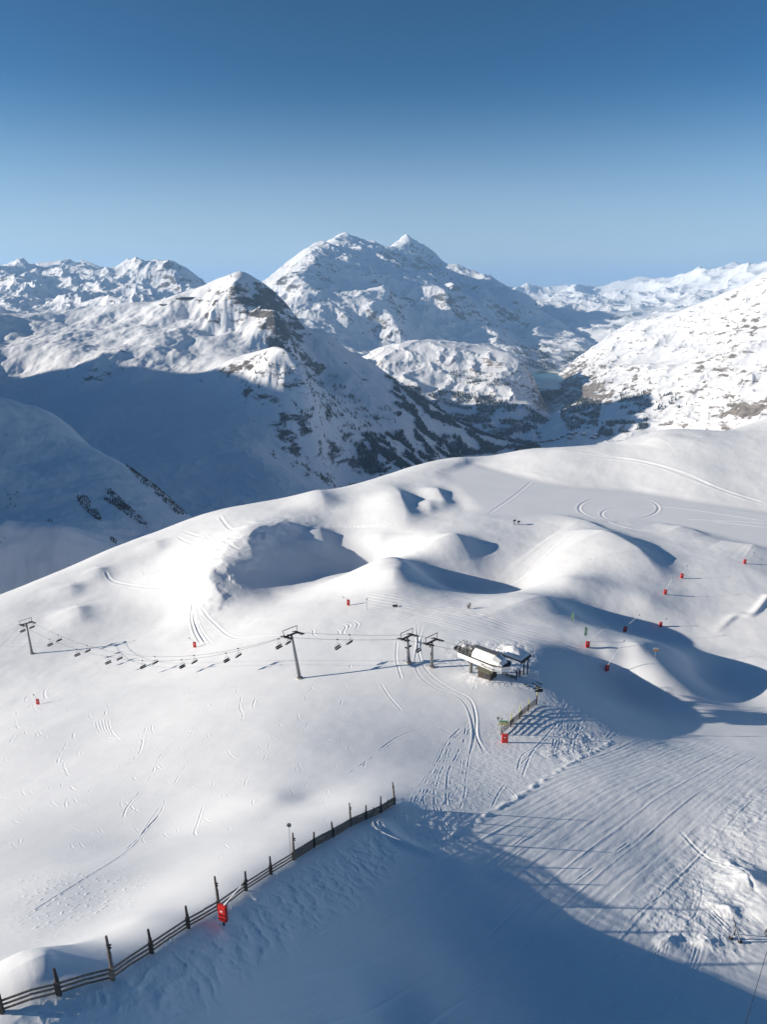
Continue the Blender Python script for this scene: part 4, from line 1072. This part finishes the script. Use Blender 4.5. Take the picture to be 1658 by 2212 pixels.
# hull: long narrow tray with a pointed left end and a blunt right nose
out_lo = [(-hl, -.7), (-hl + 1.2, -W2 * .86), (hl - 2.2, -W2), (hl - .4, -W2 * .62), (hl + .8, 0.2), (hl - .2, W2 * .9), (-hl + 1.2, W2 * .9), (-hl, .7)]
def prism(poly, z0, z1, grow=0.0):
    n = len(poly); mb = MB(); g = 1 + grow
    pts = [L3(x * (1 + grow * .3), y * g, z0) for x, y in poly] + [L3(x, y, z1) for x, y in poly]
    mb.poly(pts, [tuple(range(n))[::-1], tuple(range(n, 2 * n))] + [(i, (i + 1) % n, n + (i + 1) % n, n + i) for i in range(n)]); return mb
prism(out_lo, -.15, 1.0, -.06).build('canopy', M['white'], S)
MB().poly([L3(x * .985, y * .93 if y < 0 else y * .9, 1.03) for x, y in out_lo], [tuple(range(8))]).build('guide_deck', M['dark'], S)
sl_ = MB()
for x in np.arange(-hl + 1.5, hl - 2, .95): sl_.box(L3(x, -W2 * .72, 1.10), (.07, W2 * .42, .06), RZ)
sl_.build('deck_rib', M['grey'], S)
# raised hood over the right part
def hood():
    mb = MB(); sec = []
    for x, k, h in ((-hl * .28, .62, .86), (-hl * .24, .72, 1.0), (hl * .55, .74, 1.0), (hl * .80, .60, .62), (hl * .90, .45, .12)):
        sec.append([L3(x, -W2 * k, 1.06), L3(x + .1, -W2 * k * .92, 1.06 + 1.1 * h), L3(x + .2, -W2 * k * .42, 1.06 + 1.85 * h), L3(x + .2, W2 * k * .42, 1.06 + 1.85 * h), L3(x + .1, W2 * k * .92, 1.06 + 1.1 * h), L3(x, W2 * k, 1.06)])
    pts = sum(sec, []); f = []
    for i in range(len(sec) - 1):
        for j in range(5): f.append((i * 6 + j, i * 6 + j + 1, (i + 1) * 6 + j + 1, (i + 1) * 6 + j))
    f.append(tuple(range(6))); f.append(tuple(range(24, 30)))
    mb.poly(pts, f); return mb
hd = hood().build('hood', M['white'], S)
MB().box(L3(hl * .16, 0, 2.96), (hl * .95, 1.5, .10), RZ).build('roof_walkway', M['grey'], hd)
rw = MB()
for x in np.arange(-hl * .28, hl * .62, 1.2): rw.tube(L3(x, -.8, 2.95), L3(x, -.8, 3.5), .025, n=5)
rw.tube(L3(-hl * .28, -.8, 3.5), L3(hl * .62, -.8, 3.5), .025, n=5); rw.build('handrail', M['dark'], hd)
MB().poly([L3(-hl * .285, -W2 * .55, 1.1), L3(-hl * .285, -W2 * .5, 1.9), L3(-hl * .27, -W2 * .2, 2.6), L3(-hl * .27, W2 * .2, 2.6), L3(-hl * .285, W2 * .5, 1.9), L3(-hl * .285, W2 * .55, 1.1)], [(0, 1, 2, 3, 4, 5)]).build('hood_mouth', M['dark'], hd)
# machinery on the open left part
ma = MB()
ma.tube(L3(-hl * .85, .3, 1.7), L3(-hl * .62, .3, 1.7), .62, n=14); ma.build('motor', M['offwhite'], S, True)
MB().tube(L3(-hl * .58, .3, 1.75), L3(-hl * .28, .3, 1.75), .72, n=16).build('gearbox', M['grey'], S, True)
mc = MB()
for x in (-.92, -.8, -.62, -.45, -.3):
    mc.tube(L3(hl * x, -1.5, 1.0), L3(hl * x, -1.5, 2.3), .05, n=6).tube(L3(hl * x, 1.5, 1.0), L3(hl * x, 1.5, 2.5), .05, n=6).tube(L3(hl * x, -1.5, 2.3), L3(hl * x, 1.5, 2.5), .05, n=6)
mc.tube(L3(-hl * .92, -1.5, 2.3), L3(-hl * .3, -1.5, 2.3), .04, n=6); mc.tube(L3(-hl * 1.02, .2, 2.6), L3(-hl * .8, .2, 2.0), .06, n=6)
mc.build('gantry', M['dark'], S)
MB().tube(L3(-hl * .98, 0, .55), L3(-hl * .98, 0, .75), 1.2, n=24).build('bullwheel', M['dark'], S)
mm = MB(); mm.box(L3(-hl * .62, 0, 1.06), (hl * .72, 3.4, .14), RZ)
for _ in range(16): mm.box(L3(random.uniform(-hl * .95, -hl * .3), random.uniform(-1.4, 1.4), random.uniform(1.12, 1.28)), (random.uniform(.2, .8), random.uniform(.2, .5), random.uniform(.2, .5)), RZ)
mm.build('machinery', M['grey'], S)
dz = gzs - st_o.z
for x, r in ((hl * .35, .55), (-hl * .45, .45)):
    MB().tube(L3(x, 0, dz - 1), L3(x, 0, -.1), r, n=14).build('column', M['grey'], S)
ub = MB(); ub.bar(L3(-hl * .7, 0, -.35), L3(hl * .7, 0, -.35), .7, .4); ub.bar(L3(hl * .35, -1.8, -.3), L3(hl * .35, 1.8, -.3), .4, .3); ub.build('girder', M['dark'], S)
# lettering on the fascia
fc = bpy.data.curves.new('station_name', 'FONT'); fc.body = 'Manchet'; fc.size = 1.02; fc.extrude = .012
_tmp = bpy.data.objects.new('station_name', fc); C.objects.link(_tmp); bpy.context.view_layer.update()
_me = bpy.data.meshes.new_from_object(_tmp.evaluated_get(bpy.context.evaluated_depsgraph_get())); bpy.data.objects.remove(_tmp); bpy.data.curves.remove(fc)
_me.materials.clear(); _me.materials.append(M['dark']); fo_ = bpy.data.objects.new('lettering', _me); C.objects.link(fo_); fo_.parent = S
# fascia between its second and third corner
c0 = Vector(L3(out_lo[1][0], out_lo[1][1], 0)); c1 = Vector(L3(out_lo[2][0], out_lo[2][1], 0)); fd = (c1 - c0).normalized(); fn = Vector((fd.y, -fd.x, 0))
tp_ = c0.lerp(c1, .70) + fn * .05
zax = fn; xax = fd; yax = Vector((0, 0, 1))
fo_.matrix_local = Matrix.Translation(tp_ + Vector((0, 0, .12))) @ Matrix((xax, yax, zax)).transposed().to_4x4()
lg = MB(); cc = c0.lerp(c1, .655) + fn * .05 + Vector((0, 0, .5))
for k in range(14):
    a0 = k * 2 * math.pi / 14; a1 = a0 + .36
    lg.tube(cc + fd * .36 * math.cos(a0) + Vector((0, 0, .36 * math.sin(a0))), cc + fd * .36 * math.cos(a1) + Vector((0, 0, .36 * math.sin(a1))), .03, n=5)
lg.build('emblem', M['grey'], S)
# hut under the canopy
hp = gnd(1047, 1466)
H = tag(empty('operator_hut', hp), 'low hut with a dark olive sloping roof under the lift station', 'hut')
def HL(x, y, z): return L3(x, y, z)
MB().box(HL(0, 1.2, .9), (3.4, 2.6, 2.0), RZ).build('wall', M['wood_dark'], H)
MB().poly([HL(-2.1, -.5, 1.9), HL(2.0, -.5, 1.9), HL(2.0, 2.8, 2.9), HL(-2.1, 2.8, 2.9), HL(-2.1, -.5, 2.02), HL(2.0, -.5, 2.02), HL(2.0, 2.8, 3.02), HL(-2.1, 2.8, 3.02)], [(0, 1, 2, 3), (4, 5, 6, 7), (0, 1, 5, 4), (1, 2, 6, 5), (2, 3, 7, 6), (3, 0, 4, 7)]).build('roof', M['olive'], H)
MB().box(HL(1.0, -.12, 1.0), (1.2, .05, .8), RZ).build('window', M['glass'], H)
# snow covered building behind
bp_ = L3(hl * .50, 7.6, 0) + st_o; gb = gz(bp_.x, bp_.y)
K = tag(empty('snow_covered_platform', (bp_.x, bp_.y, gb)), 'snow laden platform roof with a dark truss edge behind the station', 'platform')
top = st_o.z - gb + .1
MB().box(L3(0, 0, top - .2), (7.4, 4.6, .35), RZ).build('deck', M['dark'], K)
tr = MB()
for x in np.arange(-3.6, 3.7, .9): tr.tube(L3(x, 2.3, top - .9), L3(x + .45, 2.3, top - .3), .05, n=5).tube(L3(x + .45, 2.3, top - .3), L3(x + .9, 2.3, top - .9), .05, n=5)
for y in np.arange(-2.2, 2.3, .8): tr.tube(L3(3.7, y, top - .9), L3(3.7, y + .4, top - .3), .06, n=5).tube(L3(3.7, y + .4, top - .3), L3(3.7, y + .8, top - .9), .06, n=5)
tr.box(L3(3.7, 0, top - .6), (.12, 4.6, .5), RZ); tr.build('truss', M['dark'], K)
lg_ = MB()
for x, y in ((-3, -1.8), (-3, 1.8), (3.2, .2), (3.2, 2.0)): lg_.tube(L3(x, y, -.8), L3(x, y, top - .3), .16, n=8)
lg_.build('leg', M['dark'], K)
mb = MB(); nx, ny = 22, 16; pts = []; 
for i in range(nx):
    for j in range(ny):
        u = i / (nx - 1) * 2 - 1; v = j / (ny - 1) * 2 - 1; e = (1 - u ** 6) * (1 - v ** 6)
        hh = e ** .4 * (.55 + 1.1 * math.exp(-((u - .1) / .5) ** 2 - ((v + .1) / .6) ** 2) + .25 * float(perlin(u * 3, v * 3, 4)))
        pts.append(L3(u * 3.7, v * 2.3, top + hh))
fs = [(i * ny + j, (i + 1) * ny + j, (i + 1) * ny + j + 1, i * ny + j + 1) for i in range(nx - 1) for j in range(ny - 1)]
mb.poly(pts, fs).build('snow_load', M['snowcap'], K, True)
# stairs at the left end, low barrier at the right
sp = gnd(1010, 1432); t = tag(empty('steel_stairs', sp), 'short steel stairs under the left end of the station', 'stairs')
r_ = MB()
for k in range(7): r_.box(L3(-.9 + k * .3, 0, .2 + (6 - k) * .42), (.3, .9, .05), RZ)
r_.build('step', M['grey'], t)
r2 = MB(); r2.bar(L3(-1.0, -.45, 2.9), L3(1.0, -.45, .1), .06, .18).bar(L3(-1.0, .45, 2.9), L3(1.0, .45, .1), .06, .18); r2.build('stringer', M['dark'], t)
sp = gnd(1101, 1463); t = tag(empty('queue_barrier', sp), 'low dark barrier of stacked bars on the snow in front of the station', 'barrier')
r_ = MB()
for k in range(3): r_.bar(L3(-1.9, 0, .25 + .25 * k), L3(1.9, 0, .25 + .25 * k), .1, .1)
r_.build('rail', M['wood_dark'], t)
r_ = MB()
for x in (-1.8, -.6, .6, 1.8): r_.bar(L3(x, 0, -.2), L3(x, 0, .9), .12, .12)
r_.build('post', M['dark'], t)
sp = gnd(1058, 1474); t = tag(empty('marker_post', sp), 'single dark post in front of the station hut', 'post')
MB().tube((0, 0, -.3), (0, 0, 1.8), .07, n=8).build('pole', M['wood_dark'], t); MB().box((0, 0, 2.1), (.16, .16, .7)).build('head', M['dark'], t)

# ---------------------------------------------------------------- people beside the station
def person(U, V, label, suit, hgt=1.75, rz=0.0, arm=.25):
    b = gnd(U, V); t = tag(empty('person', b, rz), label, 'person'); k = hgt / 1.75
    J = {'pel': (0, 0, .95, .16), 'wai': (0, 0, 1.12, .15), 'che': (0, .01, 1.35, .19), 'nec': (0, .01, 1.50, .075), 'hea': (0, -.01, 1.62, .10), 'top': (0, -.01, 1.71, .085),
         'hl': (.10, 0, .90, .12), 'kl': (.12, -.05, .50, .085), 'al': (.13, 0, .09, .07), 'tl': (.14, -.16, .05, .05), 'hr': (-.10, 0, .90, .12), 'kr': (-.12, -.04, .50, .085), 'ar': (-.14, .02, .09, .07), 'tr': (-.15, -.14, .05, .05),
         'sl': (.20, .01, 1.42, .085), 'el': (.28, -.02, 1.15, .06), 'wl': (.27, -arm, .98, .045), 'fl': (.26, -arm - .1, .93, .04), 'sr': (-.20, .01, 1.42, .085), 'er': (-.29, -.0, 1.14, .06), 'wr': (-.27, -arm * .7, .96, .045), 'fr': (-.26, -arm * .7 - .1, .92, .04)}
    E_ = [('pel', 'wai'), ('wai', 'che'), ('che', 'nec'), ('nec', 'hea'), ('hea', 'top'), ('pel', 'hl'), ('hl', 'kl'), ('kl', 'al'), ('al', 'tl'), ('pel', 'hr'), ('hr', 'kr'), ('kr', 'ar'), ('ar', 'tr'), ('che', 'sl'), ('sl', 'el'), ('el', 'wl'), ('wl', 'fl'), ('che', 'sr'), ('sr', 'er'), ('er', 'wr'), ('wr', 'fr')]
    names = list(J); me = bpy.data.meshes.new('body'); me.from_pydata([tuple(c * k for c in J[n][:3]) for n in names], [(names.index(a), names.index(b_)) for a, b_ in E_], []); me.update()
    o = bpy.data.objects.new('body', me); C.objects.link(o); o.parent = t; me.materials.append(suit)
    sk = o.modifiers.new('skin', 'SKIN'); sk.use_smooth_shade = True; sv = me.skin_vertices[0].data if me.skin_vertices else None
    if sv is None:
        me.attributes; 
    else:
        for i, n in enumerate(names): sv[i].radius = (J[n][3] * k, J[n][3] * k)
        sv[0].use_root = True
    sd = o.modifiers.new('sub', 'SUBSURF'); sd.levels = 1; sd.render_levels = 2
    MB().ball((0, .0, 1.68 * k), .125 * k, (1, 1.1, .95), 12).build('helmet', M['black'], t, True)
    MB().ball((0, -.095 * k, 1.60 * k), .06 * k, (1, .5, .9), 10).ball((0, -.13 * k, 1.59 * k), .018 * k).build('face', M['skin'], t, True)
    return t
person(1117, 1463, 'person in a dark ski suit with a pale patch standing left, beside the station', M['navy'], rz=.6)
person(1123.5, 1462, 'person in a dark plum jacket standing right, beside the station', M['plum'], 1.8, rz=-.8, arm=.32)
def skis(U, V, ang, label):
    b = gnd(U, V); t = tag(empty('skis', b + Vector((0, 0, .06)), ang), label, 'skis', 'skis laid on the snow')
    for s in (-.1, .1):
        m = MB(); m.box((0, s, 0), (1.7, .11, .04)); m.bar((.84, s, 0), (1.02, s, .14), .10, .03); m.build('ski', M['dark'], t)
    MB().box((0, -.1, .06), (.3, .08, .08)).box((0, .1, .06), (.3, .08, .08)).build('binding', M['grey'], t)
skis(1140, 1481, -1.0, 'pair of dark skis on the snow, nearest to the station')
skis(1156, 1479, -.9, 'middle pair of dark skis on the snow above the signpost')
skis(1165, 1476, -.85, 'pair of dark skis on the snow farthest right')

# ---------------------------------------------------------------- banners, signs and small markers
def banner(U, V, hgt, label):
    b = gnd(U, V); t = tag(empty('banner', b), label, 'banner', 'green banners beside the piste')
    for s in (-.38, .38): MB().tube((s, 0, -.3), (s, 0, hgt), .035, n=6).build('pole', M['steel'], t)
    mb = MB(); n = 8; pts = []
    for i in range(n + 1):
        z = hgt * (.42 + .58 * i / n)
        for s in (-.38, 0, .38): pts.append((s, .07 * math.sin(i * 1.1) * (1 if s == 0 else .2), z))
    pts2 = [(x, y + .03, z) for x, y, z in pts]; m_ = len(pts)
    f = [(i * 3 + j, i * 3 + j + 1, i * 3 + j + 4, i * 3 + j + 3) for i in range(n) for j in range(2)]
    mb.poly(pts + pts2, f + [tuple(q + m_ for q in ff) for ff in f]).build('cloth', M['green'], t, True)
banner(1236, 1353, 4.3, 'tall pale green banner on two poles, the farther of two')
banner(1265, 1386, 4.3, 'tall pale green banner on two poles, just behind the red snow gun')
b = gnd(1415, 1428); t = tag(empty('direction_sign', b), 'orange and white direction sign on a slim pole beyond the shade', 'sign')
MB().tube((0, 0, -.3), (0, 0, 3.6), .045, n=8).build('pole', M['steel'], t)
MB().box((.1, -.07, 3.25), (1.5, .04, .5), bevel=.015).build('board', M['orange'], t)
MB().box((-.3, -.07, 3.75), (.8, .04, .4), bevel=.015).box((.5, -.07, 3.7), (.5, .04, .3)).build('upper_board', M['white'], t)
def pole(U, V, h, label, head=True):
    b = gnd(U, V); t = tag(empty('marker_pole', b), label, 'marker pole')
    MB().tube((0, 0, -.3), (0, 0, h), .06, .05, 8).build('pole', M['grey'], t)
    if head: MB().box((0, 0, h), (.35, .2, .3)).build('head', M['dark'], t)
pole(793, 1318, 3.8, 'slim grey pole with a small box on top, right of the distant red snow gun')
pole(309, 1242, 2.6, 'small lone pole on the far left slope', False)
b = gnd(854, 1310); t = tag(empty('snow_bench', b), 'small dark bench half buried in the snow above the two pylons', 'bench')
MB().box((0, 0, .25), (1.6, .9, .3), Matrix.Rotation(.1, 3, 'Z')).build('base', M['dark'], t); MB().tube((-.5, 0, .2), (-.5, 0, 1.6), .04, n=6).tube((.5, 0, .2), (.5, 0, 1.6), .04, n=6).build('post', M['grey'], t)
def fan(U, V, h, label):
    b = gnd(U, V); t = tag(empty('snow_cannon', b), label, 'snow cannon', 'snow cannons by the lake')
    m = MB()
    for a in (0, 2.1, 4.2): m.tube((.7 * math.cos(a), .7 * math.sin(a), 0), (0, 0, h * .55), .07, n=6)
    m.build('tripod', M['dark'], t)
    MB().tube((-.5, -.2, h * .72), (.55, .2, h * .86), .42, .36, 14).build('barrel', M['dark'], t)
fan(1112, 1134, 2.7, 'taller dark snow cannon by the near shore of the frozen lake')
fan(1121, 1133, 1.8, 'lower dark snow cannon by the near shore of the frozen lake')
# bare shrub
b = gnd(1013, 1315); t = tag(empty('bare_shrub', b), 'small bare shrub poking through the snow behind the station', 'shrub')
m = MB(); rr = random.Random(4)
for k in range(26):
    a = rr.uniform(0, 6.28); e = rr.uniform(.6, 1.4); L = rr.uniform(.9, 2.4); d = Vector((math.cos(a) * math.cos(e), math.sin(a) * math.cos(e), math.sin(e)))
    m.tube((0, 0, 0), d * L, .04, .015, 5)
    for q in range(4):
        s = d * L * rr.uniform(.4, 1); m.tube(s, s + Vector((rr.uniform(-.4, .4), rr.uniform(-.4, .4), rr.uniform(.1, .5))), .018, .008, 4)
m.build('twigs', M['twig'], t)

# ---------------------------------------------------------------- lower right: trestle, cable and chair of a second lift
b = gnd(1600, 2036); t = tag(empty('trestle', b), 'pale three legged trestle with black feet at the lower right', 'trestle')
tp3 = solve_top(b, 1586, 1981, (-1, .3)) - b
MB().tube((0, 0, .1), tp3 * .62, .08, .08, 8).build('main_leg', M['steel'], t); MB().tube(tp3 * .62, tp3, .05, .03, 8).build('spike', M['dark'], t)
f3 = gnd(1580, 2028) - b; f4 = gnd(1588, 2018) - b
MB().tube(f3 + Vector((0, 0, .1)), tp3 * .6, .07, .07, 8).build('side_leg', M['steel'], t); MB().tube(f4, tp3 * .6, .05, .05, 8).build('back_leg', M['dark'], t)
for q in (Vector((0, 0, 0)), f3): MB().tube(q + Vector((0, 0, -.1)), q + Vector((0, 0, .22)), .22, .18, 10).build('foot', M['black'], t)
ca = Vector(at_z(1600, 2254, -47)); cb = Vector(at_z(1657, 2060, -51)); d = cb - ca
tag(MB().path([ca - d * .6, ca, cb, cb + d * 6], .022, 6).build('lift_cable', M['dark']), 'single dark cable crossing the lower right corner', 'cable')
o = copy_tree(proto); q = Vector(at_z(1676, 1972, -56.5)); o.location = q; o.rotation_euler = (0, 0, 2.2)
tag(o, 'dark chair of another lift half cut off by the right edge', 'chairlift seat')
# ---------------------------------------------------------------- far buildings, dam and reservoir
def far_p(Sh, U, V):
    k = np.argmin((Sh.U - U) ** 2 + (Sh.V - V) ** 2 + (Sh.r[:, None] > 1e9)); i, j = np.unravel_index(k, Sh.U.shape)
    return Vector((Sh.X[i, j], Sh.Y[i, j], Sh.Z[i, j]))
p = far_p(MID, 406, 646); t = tag(empty('mountain_restaurant', p, .1), 'long low building with a flat roof on the shoulder left of the rocky knob', 'building')
MB().box((0, 0, 5), (70, 22, 10)).build('wall', M['chalet'], t); MB().box((0, 0, 11), (76, 27, 1.6)).build('roof', M['offwhite'], t); MB().box((6, -11.1, 6), (50, .4, 4)).build('window', M['glass'], t)
MB().box((-46, -4, 3), (24, 14, 6)).build('annex', M['chalet'], t)
p = far_p(MID, 352, 660); t = tag(empty('mountain_hut', p, .1), 'small dark hut below the mountain restaurant', 'building')
MB().box((0, 0, 3), (34, 12, 6)).build('wall', M['chalet'], t); MB().box((0, 0, 6.5), (37, 15, 1.2)).build('roof', M['offwhite'], t)
p = far_p(MID, 499, 600); t = tag(empty('antenna_mast', p), 'thin antenna mast on the rocky knob', 'mast')
MB().tube((0, 0, -3), (0, 0, 26), 1.2, .8, 6).build('mast', M['dark'], t); MB().box((0, 0, 10), (6, 3, 5)).build('cabin', M['grey'], t)
# village
vp = None; hr = random.Random(3)
for k in range(30):
    u = hr.uniform(1150, 1290); v = 940 + hr.uniform(-6, 10)
    sh = MID if u < 1205 else RIGHT
    p = far_p(sh, u, v)
    if vp is None:
        vp = empty('chalet', p); MB().box((0, 0, 5), (20, 16, 10)).build('wall', M['chalet'], vp)
        MB().poly([(-11.5, -9.5, 9), (11.5, -9.5, 9), (11.5, 9.5, 9), (-11.5, 9.5, 9), (-11.5, 0, 14.5), (11.5, 0, 14.5)], [(0, 1, 5, 4), (2, 3, 4, 5), (0, 4, 3), (1, 2, 5), (0, 3, 2, 1)]).build('roof', M['snowcap'], vp)
        o = vp
    else: o = copy_tree(vp)
    o.location = p; o.rotation_euler = (0, 0, hr.uniform(0, 3)); 
    tag(o, 'dark timber chalet of the village on the shaded valley floor', 'chalet', 'chalets of the valley village')
# reservoir and dam
wz = LAKEW
wp = [Vector(at_z(u, v, wz)) for u, v in ((1140, 806), (1170, 800), (1225, 800), (1225, 830), (1205, 842), (1165, 845), (1150, 830))]
me = bpy.data.meshes.new('reservoir'); me.from_pydata([tuple(p) for p in wp], [], [tuple(range(len(wp)))]); me.update()
wm, wnt, wbs = new_mat('reservoir_water'); wbs.inputs['Specular IOR Level'].default_value = .12; wbs.inputs['Base Color'].default_value = (.05, .17, .22, 1); wbs.inputs['Roughness'].default_value = .25
nn = wnt.nodes.new('ShaderNodeTexNoise'); nn.inputs['Scale'].default_value = .02; gg = wnt.nodes.new('ShaderNodeNewGeometry'); wnt.links.new(gg.outputs['Position'], nn.inputs['Vector'])
bb = wnt.nodes.new('ShaderNodeBump'); bb.inputs['Strength'].default_value = .2; wnt.links.new(nn.outputs['Fac'], bb.inputs['Height']); wnt.links.new(bb.outputs['Normal'], wbs.inputs['Normal'])
me.materials.append(wm); o = bpy.data.objects.new('reservoir', me); C.objects.link(o); o['kind'] = 'structure'
da = Vector(at_z(1158, 806, wz)); db = Vector(at_z(1208, 806, wz)); dc_ = (db - da); nrm = Vector((-dc_.y, dc_.x, 0)).normalized()
mb = MB(); n = 16; pts = []; H_ = DAMH
for i in range(n + 1):
    t_ = i / n; q = da.lerp(db, t_) + nrm * 60 * 4 * t_ * (1 - t_)
    for off in (-6, 6): 
        pts.append((q + nrm * off + Vector((0, 0, -60)))); pts.append((q + nrm * off + Vector((0, 0, H_))))
f = []
for i in range(n):
    a = i * 4; b_ = a + 4
    f += [(a, a + 1, b_ + 1, b_), (a + 2, b_ + 2, b_ + 3, a + 3), (a + 1, a + 3, b_ + 3, b_ + 1)]
dm = mb.poly([tuple(p) for p in pts], f)
do = dm.build('dam', M['concrete']); tag(do, 'curved pale concrete dam at the far end of the valley reservoir', 'dam')
